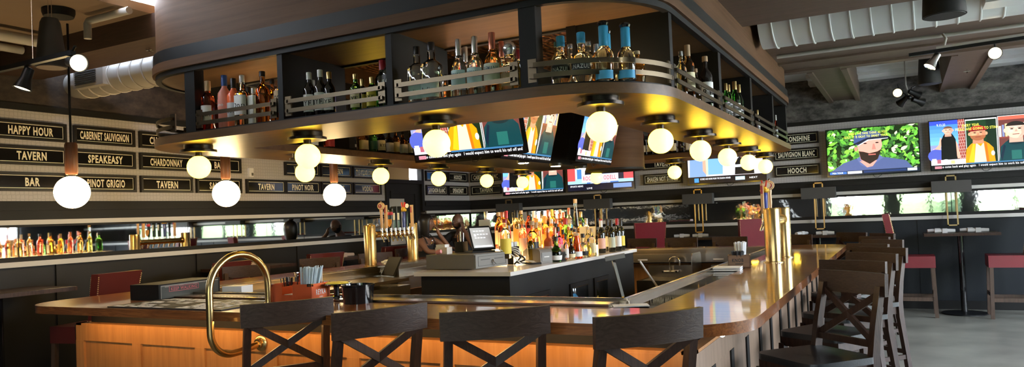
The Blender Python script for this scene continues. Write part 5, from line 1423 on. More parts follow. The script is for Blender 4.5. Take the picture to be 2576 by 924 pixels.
copy_tree(ra, (1.17, 11.30, 0), rad(90), 'red leather high chair right of the table under the right wall light')
for (x, y, a), nm in zip(((-3.60, 11.35, 28), (-2.03, 11.35, 28)), ('behind the rear counter right of the wine bottles', 'behind the right draft tower')):
    copy_tree(ra, (x, y, 0), rad(a), 'red leather high chair with tall back, ' + nm)
rb = make_red(.74, 1.20, 'dark_red_leather'); rb['group'] = 'dark red chairs along the left wall'
rb.location = (-6.62, 4.22, 0); rb.rotation_euler = (0,0,rad(100)); rb['label'] = 'dark red nail trimmed chair at far left behind the bar counter'
for (x, y, a), nm in zip(((-6.62, 5.55, 95), (-6.62, 7.10, 75), (-6.80, 8.74, 80)), ('behind the brass rail loop', 'behind the second left bar stool', 'behind the left draft tower')):
    copy_tree(rb, (x, y, 0), rad(a), 'dark red nail trimmed chair along the left wall, ' + nm)

# ------------------------------------------------------------------ tables
def table(label, x, y, w, d, h):
    t = thing('high_table', label, 'high table', (x, y, 0), 0, 'high tables along the walls')
    bm = BM(); box(bm, -w/2, w/2, -d/2, d/2, h-.035, h); bevel(bm, .005); obj('tabletop', bm, 'wood_dark', t)
    bm = BM(); lathe(bm, [(.038, .02), (.038, h-.04), (.10, h-.036), (0, h-.036)][::-1], 24); obj('pedestal', bm, 'black_gloss', t)
    bm = BM(); lathe(bm, [(0, 0), (.27, 0), (.27, .015), (.05, .035), (0, .035)], 28); obj('foot_plate', bm, 'black_metal', t)
    return t
table('dark high table under the rightmost wall light with rolled napkins', .66, 11.55, .86, .62, 1.085)
table('dark high table behind the rear counter, under the second wall light', -2.89, 11.60, .80, .60, 1.11)
table('dark high table behind the right draft tower', -1.10, 11.60, .80, .60, 1.10)
table('dark high table near the wall corner behind the wine bottles', -4.60, 11.60, .80, .60, 1.10)
table('dark high table at the far left edge before the mirror strip', -6.78, 3.50, .60, 1.0, 1.10)
table('dark high table behind the brass rail loop by the left wall', -6.85, 6.30, .60, .9, 1.10)
table('dark high table behind the left draft tower by the left wall', -6.85, 7.95, .60, .8, 1.10)
def napkin(label, x, y, z, a, mat='napkin', L=.24):
    bm = BM(); tube(bm, [(-L/2, 0, .028), (-L/4, .004, .030), (0, 0, .031), (L/4, -.004, .030), (L/2, 0, .028)], [.026, .029, .030, .029, .026], 12)
    for v in bm.verts: v.co.z = max(v.co.z*.9, 0)
    o = obj('rolled_napkin', bm, mat, None, (x, y, z), rad(a)); tag(o, label, 'napkin', 'rolled napkins on the tables')
    bm = BM(); bar(bm, (-.03, 0, .029), (.03, 0, .029), .062, .058); bevel(bm, .012, 2); obj('band', bm, mat, o)
napkin('rolled napkin at the left rear of the right table', .40, 11.62, 1.0855, 4); napkin('rolled napkin at the left front of the right table', .48, 11.50, 1.0855, 2)
napkin('rolled napkin at the right rear of the right table', .78, 11.62, 1.0855, -3); napkin('rolled napkin at the right front of the right table', .86, 11.50, 1.0855, 3)
napkin('rolled napkin on the table under the second wall light', -2.78, 11.46, 1.1105, 5); napkin('second rolled napkin on the table under the second wall light', -3.08, 11.5, 1.1105, 10)
napkin('rolled napkin on the table behind the right draft tower', -1.0, 11.45, 1.1005, -4); napkin('second rolled napkin behind the right draft tower', -1.32, 11.5, 1.1005, 60)
napkin('warm grey rolled napkin behind the brass rail loop', -6.72, 6.1, 1.1005, 70, 'napkin_warm', .26); napkin('warm grey rolled napkin left of the left draft tower', -6.75, 7.85, 1.1005, 75, 'napkin_warm', .3)

# ------------------------------------------------------------------ wall lights
def sconce(label, x):
    t = thing('sconce', label, 'wall light', (x, YB-.005, 0), 0, 'gold frame wall lights along the back wall')
    bm = BM(); z0, z1, w = 1.165, 1.865, .068
    for a in ((-w, -w+.018, z0, z1), (w-.018, w, z0, z1), (-w, w, z0, z0+.018), (-w, w, z1-.018, z1)): box(bm, a[0], a[1], -.13, -.112, a[2], a[3])
    bevel(bm, .002); obj('gold_frame', bm, 'gold_frame', t)
    bm = BM()
    v, fs = box(bm, -.238, .238, -.19, -.05, 1.625, 1.79); obj('lamp_shade', bm, 'shade_grey', t)
    bm = BM(); box(bm, -.03, .03, -.11, -.002, 1.68, 1.74); box(bm, -.05, .05, -.012, 0, 1.63, 1.79); obj('wall_mount', bm, 'black_metal', t)
for i, x in enumerate(SX[:5]):
    sconce('gold frame wall light with grey shade on the back wall, %s from the wall corner' % ORD[i], x)

# ------------------------------------------------------------------ framed word signs
def sign(text, wall, p, z, label, w=.655, h=.178, px=.62):
    if wall == 'L': t = thing('word_sign', label, 'sign', (XL, p, z), rad(90), 'framed word signs on the walls')
    else: t = thing('word_sign', label, 'sign', (p, YB, z), 0, 'framed word signs on the walls')
    bm = BM(); f = .024
    for a in ((-w/2, w/2, h/2-f, h/2), (-w/2, w/2, -h/2, -h/2+f), (-w/2, -w/2+f, -h/2+f, h/2-f), (w/2-f, w/2, -h/2+f, h/2-f)): box(bm, a[0], a[1], -.038, -.002, a[2], a[3])
    bevel(bm, .004, 2); obj('sign_frame', bm, 'sign_frame', t)
    bm = BM(); box(bm, -w/2+f, w/2-f, -.020, -.004, -h/2+f, h/2-f); obj('sign_face', bm, 'sign_black', t)
    bm = BM(); q = f+.004; b = .0055
    for a in ((-w/2+q, w/2-q, h/2-q-b, h/2-q), (-w/2+q, w/2-q, -h/2+q, -h/2+q+b), (-w/2+q, -w/2+q+b, -h/2+q, h/2-q), (w/2-q-b, w/2-q, -h/2+q, h/2-q)): box(bm, a[0], a[1], -.0215, -.020, a[2], a[3])
    obj('border', bm, 'cream', t)
    V, F, tw = text_polys(text, .032); hh = .077
    width = min(px*w, tw*hh*.62)
    if len(text) > 13: width = .80*w
    text_obj('lettering', text, hh, 'cream', t, width=width, bold=.032, at=(0, -.0218, 0))
Z1, Z2, Z3 = 2.551, 2.316, 2.070
k_ = 1.062
def c(a, b): return (a+b)/2*k_
C1, C2, C3, C4, C5, C6, C7, C8 = c(3.50,4.13), c(4.185,4.82), c(4.86,5.485), c(5.53,6.154), c(6.235,6.835), c(6.855,7.455), c(7.49,8.11), c(8.14,8.76)
CA, CB = c(9.93,10.55), c(10.60,11.22)
Lw = ' sign on the left wall, '
for tx, p, z, lab in (('HAPPY HOUR', C1, Z1, 'black framed HAPPY HOUR sign at far upper left'), ('TAVERN', C1, Z2, 'black framed TAVERN sign just under HAPPY HOUR'), ('BAR', C1, Z3, 'black framed BAR sign under TAVERN, behind the nearest pendant globe'),
    ('CABERNET SAUVIGNON', C2, Z1, 'black framed CABERNET SAUVIGNON sign on the left wall'), ('SPEAKEASY', C2, Z2, 'black framed SPEAKEASY sign under CABERNET SAUVIGNON'), ('PINOT GRIGIO', C2, Z3, 'black framed PINOT GRIGIO sign on the left wall'),
    ('CHAMPAGNE', C3, Z1, 'black framed sign starting CHA, cut off by the canopy corner'), ('CHARDONNAY', C3, Z2, 'black framed CHARDONNAY sign beside the first canopy globe'), ('TAVERN', C3, Z3, 'black framed TAVERN sign right of PINOT GRIGIO'),
    ('BAR', C4, Z2, 'black framed BAR sign behind the middle pendant tube'), ('SALOON', C4, Z3, 'black framed SALOON sign behind the middle pendant globe'), ('TAVERN', C5, Z3, 'black framed TAVERN sign right of the middle pendant globe'),
    ('WHISKEY', C6, Z2, 'black framed sign hidden behind two stacked canopy globes'), ('PINOT NOIR', C6, Z3, 'black framed PINOT NOIR sign on the left wall'), ('TAVERN', C7, Z2, 'black framed TAVERN sign behind the farthest pendant tube'), ('COGNAC', C7, Z3, 'black framed COGNAC sign behind the farthest pendant globe'),
    ("IT'S 5 O'CLOCK SOMEWHERE", C8, Z2, "black framed IT'S 5 O'CLOCK SOMEWHERE sign near the corner door"), ('VODKA', C8, Z3, 'black framed VODKA sign near the corner door'),
    ('MERLOT', CA, Z2, 'black framed sign beyond the corner door, behind a canopy globe'), ('SAVIGNON BLANC', CA, Z3, 'black framed SAVIGNON BLANC sign above the couple'), ('HOOCH', CB, Z2, 'black framed HOOCH sign beside the wall corner'), ('SPEAKEASY', CB, Z3, 'black framed SPEAKEASY sign beside the wall corner')):
    sign(tx, 'L', p, z, lab)
for tx, p, z, lab in (('CABERNET FRANC', -6.845, Z2, 'black framed CABERNET FRANC sign on the back wall by the corner'), ('TAVERN', -6.845, Z3, 'black framed TAVERN sign on the back wall by the corner'),
    ('TAVERN', -3.485, Z2, 'black framed TAVERN sign half hidden above SHAKEN NOT STIRRED'), ('SHAKEN NOT STIRRED', -3.485, Z3, 'black framed SHAKEN NOT STIRRED sign on the back wall'),
    ('MOONSHINE', -1.395, Z1, 'black framed MOONSHINE sign left of the golfer screen'), ('SAUVIGNON BLANC', -1.395, Z2, 'black framed SAUVIGNON BLANC sign left of the golfer screen'), ('HOOCH', -1.395, Z3, 'black framed HOOCH sign left of the golfer screen')):
    sign(tx, 'B', p, z, lab)

# ------------------------------------------------------------------ screens
def ell(cx, cy, rx, ry, n=20, a0=0, a1=360): return [(cx+rx*math.cos(rad(a0+(a1-a0)*i/n)), cy+ry*math.sin(rad(a0+(a1-a0)*i/n))) for i in range(n if a1-a0 == 360 else n+1)]
def rc(x0, y0, x1, y1): return [(x0,y0),(x1,y0),(x1,y1),(x0,y1)]
def face(L, cx, cy, s, skin, hair=None, cap=None, beard=None, flip=1):
    L.append(([(cx-.055*s, cy-.20*s), (cx+.055*s, cy-.20*s), (cx+.05*s, cy-.05*s), (cx-.05*s, cy-.05*s)], [c_*.8 for c_ in skin]))
    L.append((ell(cx, cy, .078*s, .135*s), skin))
    L.append((ell(cx-.082*s, cy, .014*s, .035*s, 8), skin)); L.append((ell(cx+.082*s, cy, .014*s, .035*s, 8), skin))
    L.append(([(cx+.015*s, cy-.13*s), (cx+.055*s, cy-.09*s), (cx+.078*s, cy), (cx+.06*s, cy+.09*s), (cx+.035*s, cy+.02*s), (cx+.045*s, cy-.05*s)], [c_*.80 for c_ in skin]))
    L.append((ell(cx-.040*s, cy-.015*s, .022*s, .030*s, 10), [min(1, c_*1.12) for c_ in skin])); L.append((ell(cx, cy+.075*s, .045*s, .030*s, 10), [min(1, c_*1.10) for c_ in skin]))
    if hair: L.append((ell(cx, cy+.045*s, .080*s, .10*s, 14, 15, 165), hair))
    if beard: L.append((ell(cx, cy-.035*s, .076*s, .105*s, 14, 180, 360), beard))
    for q in (-1, 1):
        L.append((ell(cx+q*.030*s, cy+.022*s, .013*s, .010*s, 8), (.03,.02,.02))); L.append((rc(cx+q*.030*s-.018*s, cy+.040*s, cx+q*.030*s+.018*s, cy+.047*s), [c_*.35 for c_ in skin]))
    L.append(([(cx-.010*s, cy-.025*s), (cx+.014*s, cy-.025*s), (cx+.004*s, cy+.02*s)], [c_*.72 for c_ in skin]))
    L.append((rc(cx-.026*s, cy-.072*s, cx+.026*s, cy-.062*s), (.30,.08,.07)))
    if cap:
        L.append((ell(cx, cy+.045*s, .090*s, .125*s, 14, 8, 172), cap)); L.append(([(cx-.095*s, cy+.05*s), (cx+.09*s, cy+.07*s), (cx+.085*s, cy+.09*s), (cx-.09*s, cy+.075*s)], [c_*.55 for c_ in cap]))
def bust(L, cx, top, w, base, col, n=.05):
    L.append(([(cx-w*.62, base), (cx+w*.62, base), (cx+w*.56, top-.12), (cx+w*.38, top-.03), (cx+n, top+.02), (cx-n, top+.02), (cx-w*.38, top-.03), (cx-w*.56, top-.12)], col))
TICK = 'o come back and play again   I would expect him to work his tail off and'
def show_panel(caption=False, date=True):
    L = [(rc(0,0,1,1), (.01,.01,.015))]
    # left guest: sky, sea, brick edge
    for i in range(6): L.append((rc(0, .50+.083*i, .285, .585+.083*i), (.12+.03*(5-i), .30+.05*(5-i), .75+.02*(5-i)) if i < 5 else (.10,.16,.62)))
    L.append((rc(0, .30, .285, .50), (.36,.40,.62)))
    rnd = random.Random(2)
    for i in range(24): L.append((rc(*(lambda x, y: (x, y, x+.02, y+.03))(rnd.uniform(0,.25), rnd.uniform(.32,.48))), (rnd.uniform(.3,.8), rnd.uniform(.35,.8), .85)))
    L.append((ell(.06, .28, .09, .14, 14), (.16,.20,.55)))
    L.append((rc(.285, .10, .352, 1), (.42,.14,.12)))
    for i in range(14):
        L.append((rc(.285, .14+.062*i, .352, .147+.062*i), (.70,.55,.50)))
        for q in range(3): L.append((rc(.29+.022*q+.011*(i % 2), .147+.062*i, .293+.022*q+.011*(i % 2), .202+.062*i), (.70,.55,.50)))
    L.append(([(.04,.42), (.10,.40), (.125,.62), (.105,.66), (.085,.50)], (.80,.48,.38))); L.append(([(.245,.62), (.275,.50), (.30,.22), (.27,.20), (.235,.5)], (.80,.48,.38)))
    bust(L, .185, .72, .13, .12, (.012,.012,.014), .03); face(L, .185, .79, .62, (.80,.50,.40), (.25,.16,.12))
    L.append((rc(0,.085,.352,.19), (.72,.70,.76))); L.append((rc(.01,.10,.055,.22), (.85,.85,.9))); L.append((rc(.062,.12,.10,.2), (.5,.2,.25))); L.append((ell(.15,.12,.05,.08,14,0,180), (.75,.85,.9))); L.append((rc(.20,.10,.24,.17), (.85,.65,.35)))
    # middle guest
    L.append((rc(.358,.085,.665,.985), (.86,.86,.84))); L.append((rc(.364,.10,.658,.96), (.035,.10,.045))); L.append((rc(.56,.10,.658,.96), (.02,.06,.03)))
    bust(L, .49, .50, .235, .10, (.90,.40,.02), .05)
    L.append(([(.43,.10), (.55,.10), (.53,.50), (.50,.42), (.455,.50)], (.72,.62,.52)))
    L.append(([(.43,.10), (.445,.50), (.425,.48), (.375,.12)], (.95,.55,.05))); L.append(([(.55,.10), (.535,.52), (.56,.48), (.575,.10)], (.80,.25,.03)))
    L.append((ell(.615,.27,.018,.05,10), (.92,.9,.85)))
    face(L, .478, .68, 1.0, (.78,.42,.28), None, (.48,.03,.06), (.45,.22,.12))
    # right guest
    L.append((rc(.672,.085,1,1), (.86,.86,.84))); L.append((rc(.678,.10,1,.99), (.24,.10,.09))); L.append((rc(.678,.92,1,.99), (.72,.22,.16)))
    for i in range(11): L.append((rc(.682+.029*i, .58, .704+.029*i, .80+.02*(i % 3)), ((.75,.72,.62), (.30,.34,.50), (.80,.66,.40), (.55,.50,.48))[i % 4]))
    L.append((rc(.678,.55,1,.58), (.33,.12,.10)))
    bust(L, .84, .50, .27, .10, (.012,.105,.12), .06); L.append((ell(.84,.48,.085,.07,14), (.008,.06,.075)))
    L.append((rc(.79,.12,.885,.30), (.05,.22,.20))); L.append(([(.70,.10), (.74,.40), (.72,.42), (.685,.2)], (.02,.05,.09)))
    face(L, .84, .70, 1.22, (.86,.58,.48), (.05,.035,.03))
    L.append((rc(.355,.072,1,.10), (.10,.26,.42)))
    L.append((rc(0,0,1,.075), (.008,.008,.016))); L.append((rc(0.035,.012,.105,.062), (.75,.35,.40)))
    T = [(TICK, .112, .022, .045, .88, (.95,.95,.97)), ('LIVE', .045, .022, .03, .05, (.25,.05,.08))]
    if date: T.append(('9.13.23', .075, .89, .05, .085, (.9,.9,.95)))
    if caption: T += [('EVERY YEAR.', .33, .84, .055, .17, (.95,.9,.1)), ('FINALS ARE GOING TO STINK', .26, .765, .055, .42, (.95,.9,.1))]
    return L, T
def golfer():
    rnd = random.Random(11); L = [(rc(0,0,1,1), (.02,.06,.012))]
    for i in range(430):
        x, y = rnd.uniform(0,1), rnd.uniform(.08,1); a = rnd.uniform(0, PI); s = rnd.uniform(.022,.05); g = rnd.uniform(.15,.75)
        pts = []
        for px_, py_ in ((-1,0),(-.4,.45),(.3,.4),(1,0),(.3,-.4),(-.4,-.45)): pts.append((min(max(x+s*(px_*math.cos(a)-py_*math.sin(a)), 0), 1), min(max(y+1.6*s*(px_*math.sin(a)+py_*math.cos(a)), 0), 1)))
        L.append((pts, (g*.42+.05*(g > .6), g, .05+.12*g) if rnd.random() > .08 else (.75,.85,.55)))
    L.append(([(.03,.08), (.93,.08), (.86,.24), (.66,.33), (.52,.36), (.36,.36), (.18,.26)], (.16,.20,.36)))
    L.append(([(.33,.34), (.37,.20), (.44,.13), (.53,.22), (.62,.33), (.58,.40), (.40,.42)], (.20,.24,.42))); L.append(([(.36,.28), (.55,.28), (.50,.16), (.44,.14)], (.78,.42,.36)))
    L.append(([(.34,.62), (.375,.30), (.47,.22), (.56,.32), (.615,.60), (.60,.80), (.38,.78)], (.86,.45,.38)))
    L.append(([(.355,.50), (.375,.32), (.47,.21), (.56,.31), (.605,.52), (.56,.47), (.47,.44), (.41,.48)], (.075,.045,.035))); L.append((rc(.46,.40,.54,.425), (.62,.25,.22)))
    L.append(([(.30,.68), (.315,.84), (.42,.93), (.55,.92), (.63,.80), (.60,.755), (.45,.73), (.35,.62)], (.12,.17,.34))); L.append(([(.30,.665), (.36,.64), (.47,.735), (.68,.745), (.70,.775), (.63,.815), (.45,.775)], (.05,.06,.10))); L.append(([(.35,.63), (.36,.62), (.47,.722), (.68,.735), (.68,.748), (.46,.738)], (.75,.77,.85)))
    for q in (.43, .56): L.append((ell(q, .66, .02, .014, 8), (.05,.04,.04)))
    L.append(([(.50,.52), (.545,.52), (.53,.64), (.515,.64)], (.70,.32,.27))); L.append((ell(.325,.55,.018,.05,10), (.70,.34,.28)))
    L.append((rc(0,0,1,.085), (.02,.03,.07))); L.append((rc(.02,.02,.21,.075), (.10,.25,.55))); L.append((rc(.22,.02,.38,.075), (.7,.75,.82))); L.append((rc(.40,.025,.86,.07), (.04,.08,.22))); L.append((rc(.87,.02,.97,.075), (.60,.75,.9)))
    return L, [('PGA TOUR', .05, .032, .035, .12, (.9,.92,.96)), ('WHAT THE FANS THINK AS YOU', .25, .86, .05, .42, (.85,.9,.1)), ('GOLF. IT IS OKAY TO SMART YOUR', .2, .79, .05, .48, (.85,.9,.1))]
def headline():
    L = [(rc(0,0,1,1), (.42,.62,.80)), (rc(0,.30,1,.55), (.62,.66,.70)), (rc(0,.25,.12,.60), (.75,.15,.15)), (rc(.86,.25,1,.6), (.75,.15,.17)), (rc(.70,.25,.86,.5), (.05,.05,.09)), (rc(.15,.3,.22,.6), (.12,.30,.55))]
    bust(L, .40, .62, .22, .2, (.02,.03,.05), .05); face(L, .40, .80, .9, (.70,.42,.32), (.25,.15,.1)); bust(L, .62, .62, .2, .2, (.04,.06,.16), .05); face(L, .62, .82, .85, (.62,.38,.28), (.1,.07,.05))
    L += [(rc(.0,.0,1,.17), (.012,.014,.05)), (rc(.22,.20,.78,.40), (.60,.62,.66)), (rc(.30,.165,.78,.20), (.12,.25,.50)), (rc(.70,.03,.97,.14), (.25,.35,.55))]
    return L, [('ROGER GOODELL', .245, .25, .11, .50, (.50,.03,.06)), ('SPORTS NEWS', .04, .09, .045, .2, (.9,.9,.95)), ('NFL COMMISSIONER', .36, .168, .03, .3, (.9,.9,.95)), ('LIVE', .3, .03, .04, .08, (.9,.9,.95))]
def desk():
    L = [(rc(0,0,1,1), (.62,.60,.66)), (rc(.55,.15,1,1), (.70,.66,.70)), (rc(.22,.2,.30,1), (.55,.66,.50))]
    L += [([(.02,.15), (.24,.15), (.23,.75), (.18,1), (.04,1)], (.30,.42,.62)), ([(.20,.3), (.245,.2), (.24,.6), (.20,.75)], (.72,.45,.36)), ([(.27,.2), (.46,.2), (.47,.85), (.43,1), (.28,1)], (.28,.48,.72)), ([(.24,.80), (.44,.72), (.44,.80), (.27,.9)], (.72,.45,.36))]
    bust(L, .74, .58, .2, .17, (.03,.03,.035), .04); face(L, .74, .72, .8, (.72,.45,.38), (.2,.1,.07)); L.append((rc(.52,.34,.72,.40), (.82,.9,.92)))
    L += [(rc(0,0,1,.16), (.012,.012,.03)), (rc(.08,.03,.14,.13), (.10,.35,.65)), (rc(.62,.04,.74,.12), (.55,.75,.9))]
    return L, [('SCORES AND MORE FROM THE SEASON OPENER', .16, .085, .04, .4, (.85,.85,.9)), ('NEXT', .8, .06, .04, .1, (.9,.9,.9))]
SCREEN_MESH = {}
def screen_mesh(kind, w, h, maker):
    if (kind, w) in SCREEN_MESH: return SCREEN_MESH[(kind, w)]
    L, T = maker(); bm = BM(); cl = bm.loops.layers.float_color.new('picture')
    def put(pts, col, d):
        f = bm.faces.new([bm.verts.new(((u-.5)*w, -d, (v-.5)*h)) for u, v in pts])
        col = [max(q, 0)**1.5 for q in col]
        for lp in f.loops: lp[cl] = (*col, 1)
    for i, (pts, col) in enumerate(L): put(pts, col, .0002+.000012*i)
    for s, u, v, hh, ww, col in T:
        V, F, tw = text_polys(s, .006); hs = hh*h; k = ww*w/(tw*hs)
        vs = [bm.verts.new(((u-.5)*w+(x+tw/2)*hs*k, -.0075, (v-.5)*h+y*hs+hs/2)) for x, y in V]
        for q in F:
            try:
                f = bm.faces.new([vs[i] for i in q])
                for lp in f.loops: lp[cl] = (*col, 1)
            except ValueError: pass
    me = bpy.data.meshes.new('screen'); bm.to_mesh(me); bm.free(); me.materials.append(MATS['screen_picture'])
    SCREEN_MESH[(kind, w)] = me
    return me
def tv(label, kind, maker, loc, rz, w=1.19, h=.67, tilt=0, depth=.06):
    t = thing('flat_tv', label, 'television', loc, rz, 'television screens'); t.rotation_euler = (tilt, 0, rz)
    bm = BM(); box(bm, -w/2-.012, w/2+.012, 0, depth, -h/2-.018, h/2+.012); bevel(bm, .006); obj('housing', bm, 'black_gloss', t)
    link('screen', screen_mesh(kind, w, h, maker), t)
    bm = BM(); box(bm, -.15, .15, depth, depth+.04, -.12, .12); obj('bracket', bm, 'black_metal', t)
    bm = BM(); tube(bm, [(.0, .03, -h/2-.015), (.02, .02, -h/2-.05), (.06, .02, -h/2-.055), (.10, .02, -h/2-.03), (.11, .03, -h/2-.012)], .004, 6); obj('cable', bm, 'rubber', t)
    return t
yt = YB-.125
tv('wide screen with three guests on the back wall, left of the pair above the bottles', 'show', show_panel, (-5.825, yt, 2.283), 0)
tv('wide screen with a blue headline on the back wall, right of the pair above bottles', 'headline', headline, (-4.545, yt, 2.283), 0)
tv('wide screen with two blue shirts and a desk, behind the right canopy globes', 'desk', desk, (-2.435, yt, 2.283), 0)
tv('wide screen showing a bearded golfer in a cap before green leaves', 'golfer', golfer, (-.356, yt, 2.285), 0)
tv('wide screen with three guests and yellow captions at far right', 'showcap', lambda: show_panel(True), (.975, yt, 2.288), 0)
TL = rad(15)
tv('tilted screen with three guests facing the front in the middle of the canopy', 'show', show_panel, (-3.125, 5.12, 2.34), 0, 1.03, .58, TL)
tv('tilted screen facing right just behind the front tilted screen', 'show', show_panel, (-2.80, 5.775, 2.325), rad(90), .93, .58, TL)
tv('tilted screen facing right, farther one before the brown column', 'show', show_panel, (-2.70, 7.10, 2.335), rad(90), .95, .535, TL, .10)

# ------------------------------------------------------------------ the couple
def skin_body(name, nodes, edges, root, mat, parent=None, sub=2):
    bm = BM(); ly = bm.verts.layers.skin.verify(); ids = {}
    for k2, (p, r) in nodes.items():
        v = bm.verts.new(p); ids[k2] = v
        rr = r if isinstance(r, tuple) else (r, r); v[ly].radius = rr; v[ly].use_root = (k2 == root)
    for a, b in edges: bm.edges.new((ids[a], ids[b]))
    me = bpy.data.meshes.new(name); bm.to_mesh(me); bm.free(); me.materials.append(MATS[mat])
    for pl in me.polygons: pl.use_smooth = True
    o = link(name, me, parent)
    m1 = o.modifiers.new('skin', 'SKIN'); m1.use_smooth_shade = True
    m2 = o.modifiers.new('smooth', 'SUBSURF'); m2.levels = sub; m2.render_levels = sub
    return o
def hand(nodes, edges, wrist, d, n, pre, curl=.5, s=1.0):
    """palm and five fingers from wrist along d; n = palm normal side the fingers curl to"""
    w = Vector(nodes[wrist][0]); d = Vector(d).normalized(); n = Vector(n).normalized(); sd = d.cross(n).normalized()
    nodes[pre+'p'] = (tuple(w+d*.05*s), (.030*s, .018*s)); edges.append((wrist, pre+'p'))
    for i, (o_, L) in enumerate(((-.030, .070), (-.010, .080), (.011, .074), (.030, .058))):
        b = w+d*.085*s+sd*o_*s; m_ = b+(d*(1-curl*.5)+n*curl*.6).normalized()*L*.55*s; e = m_+(d*(1-curl*1.3)+n*curl*1.2).normalized()*L*.5*s
        for q, pt, r in (('a', b, .0105), ('b', m_, .0090), ('c', e, .0075)): nodes[pre+str(i)+q] = (tuple(pt), r*s)
        edges += [(pre+'p', pre+str(i)+'a'), (pre+str(i)+'a', pre+str(i)+'b'), (pre+str(i)+'b', pre+str(i)+'c')]
    b = w+d*.035*s-sd*.035*s; m_ = b+(d*.6-sd*.6+n*.3).normalized()*.035*s; e = m_+(d*.9+n*.4).normalized()*.03*s
    for q, pt, r in (('a', b, .013), ('b', m_, .0105), ('c', e, .0085)): nodes[pre+'t'+q] = (tuple(pt), r*s)
    edges += [(pre+'p', pre+'ta'), (pre+'ta', pre+'tb'), (pre+'tb', pre+'tc')]

def head_mesh(nm, c, r, yaw, pitch, roll, mat, parent):
    """an egg shaped skull with brow, nose, lips, chin and ears; faces local -y before rotation"""
    bm = BM(); sphere(bm, (0,0,0), 1, 32, 24)
    for v in bm.verts:
        x, y, z = v.co
        k2 = 1.0
        if z < 0: x *= 1-.30*(-z)**1.3; y *= 1-.12*(-z)
        if z < -.2 and y < 0: y -= .08*(-z-.2)
        if y < 0:
            y += .05*math.exp(-((z-.10)/.10)**2-(abs(x)-.38)**2/.03)*1.6       # eye sockets
            y -= .20*math.exp(-((z+.14)/.13)**2-(x/.13)**2)                     # nose
            y -= .10*math.exp(-((z-.02)/.16)**2-(x/.09)**2)
            y -= .07*math.exp(-((z+.43)/.07)**2-(x/.26)**2)                     # lips
            y -= .06*math.exp(-((z+.72)/.12)**2-(x/.25)**2)
            y -= .05*math.exp(-((z-.27)/.09)**2)*(abs(x) < .6)
        v.co = Vector((x*.79, y*.95, z*1.10))*r
    for s in (-1, 1): sphere(bm, (s*.80*r, .05*r, -.05*r), .2*r, 10, 8, sc=(.4, .8, 1.3))
    M = Matrix.Rotation(yaw, 3, 'Z') @ Matrix.Rotation(roll, 3, 'Y') @ Matrix.Rotation(pitch, 3, 'X')
    for v in bm.verts: v.co = M @ v.co + Vector(c)
    return bm, M

def garment(name, body, nodes, edges, ok, off, mat, parent, one=True):
    """cloth that follows the body: its faces nearest to the wanted limbs, lifted off the skin"""
    bpy.context.view_layer.update(); dg = bpy.context.evaluated_depsgraph_get()
    me = bpy.data.meshes.new_from_object(body.evaluated_get(dg)); bm = BM(); bm.from_mesh(me); bpy.data.meshes.remove(me)
    segs = [(a, b, Vector(nodes[a][0]), Vector(nodes[b][0])) for a, b in edges]
    def near(p):
        best = None
        for a, b, A, B in segs:
            d = B-A; t = max(0, min(1, (p-A).dot(d)/d.length_squared)); q = (A+d*t-p).length
            if best is None or q < best[0]: best = (q, a, b, t)
        return best
    keep = {v: ok(v.co, *near(v.co)[1:]) for v in bm.verts}
    bmesh.ops.delete(bm, geom=[f for f in bm.faces if not all(keep[v] for v in f.verts)], context='FACES')
    if one:      # only the largest piece
        left = set(bm.verts); parts = []
        while left:
            st = [left.pop()]; pc = set(st)
            while st:
                for e in st.pop().link_edges:
                    for w_ in e.verts:
                        if w_ in left: left.discard(w_); pc.add(w_); st.append(w_)
            parts.append(pc)
        big = max(parts, key=len); bmesh.ops.delete(bm, geom=[v for v in bm.verts if v not in big], context='VERTS')
    bm.normal_update()
    for v in bm.verts: v.co += v.normal*off
    return obj(name, bm, mat, parent, smooth=80)

# man leaning his cheek on a fist
mn = thing('person', 'bald bearded person in black shirt resting a cheek on one fist', 'person', (0,0,0))
HC = Vector((-6.02, 9.62, 1.515)); B0 = Vector((-6.04, 9.78, 0))
nd = {'hip': ((-6.04, 9.86, .86), .140), 'belly': ((-6.04, 9.82, 1.02), .132), 'chest': ((-6.03, 9.77, 1.20), .138), 'neck': ((-6.025, 9.70, 1.37), .068), 'skull': ((-6.02, 9.64, 1.47), .066),
 'shR': ((-6.22, 9.74, 1.31), .068), 'elR': ((-6.28, 9.48, 1.12), .050), 'wrR': ((-6.02, 9.33, 1.135), .032),
 'shL': ((-5.83, 9.74, 1.31), .068), 'elL': ((-5.66, 9.46, 1.13), .050), 'wrL': ((-5.885, 9.545, 1.40), .034),
 'thR': ((-6.14, 9.70, .82), .085), 'knR': ((-6.18, 9.42, .80), .062), 'anR': ((-6.18, 9.48, .40), .045), 'toR': ((-6.18, 9.34, .345), .04),
 'thL': ((-5.94, 9.70, .82), .085), 'knL': ((-5.88, 9.42, .80), .062), 'anL': ((-5.88, 9.50, .40), .045), 'toL': ((-5.88, 9.36, .345), .04)}
ed = [('hip','belly'),('belly','chest'),('chest','neck'),('neck','skull'),('chest','shR'),('shR','elR'),('elR','wrR'),('chest','shL'),('shL','elL'),('elL','wrL'),('hip','thR'),('thR','knR'),('knR','anR'),('anR','toR'),('hip','thL'),('thL','knL'),('knL','anL'),('anL','toL')]
hand(nd, ed, 'wrL', (-.12, .10, .95), (-.8, .5, -.2), 'hl', .9, .9); hand(nd, ed, 'wrR', (.9, -.1, -.1), (0, 0, -1), 'hr', .25, .95)
body = skin_body('body', nd, ed, 'hip', 'skin_brown', mn)
bm, M = head_mesh('head', HC, .105, rad(4), rad(14), rad(10), 'skin_brown', mn); obj('head', bm, 'skin_brown', mn, smooth=80)
def facept(x, y, z, r=.105): return M @ (Vector((x, y, z))*r) + HC
bm, M = head_mesh('beard', HC, .105, rad(4), rad(14), rad(10), 'hair_black', mn)
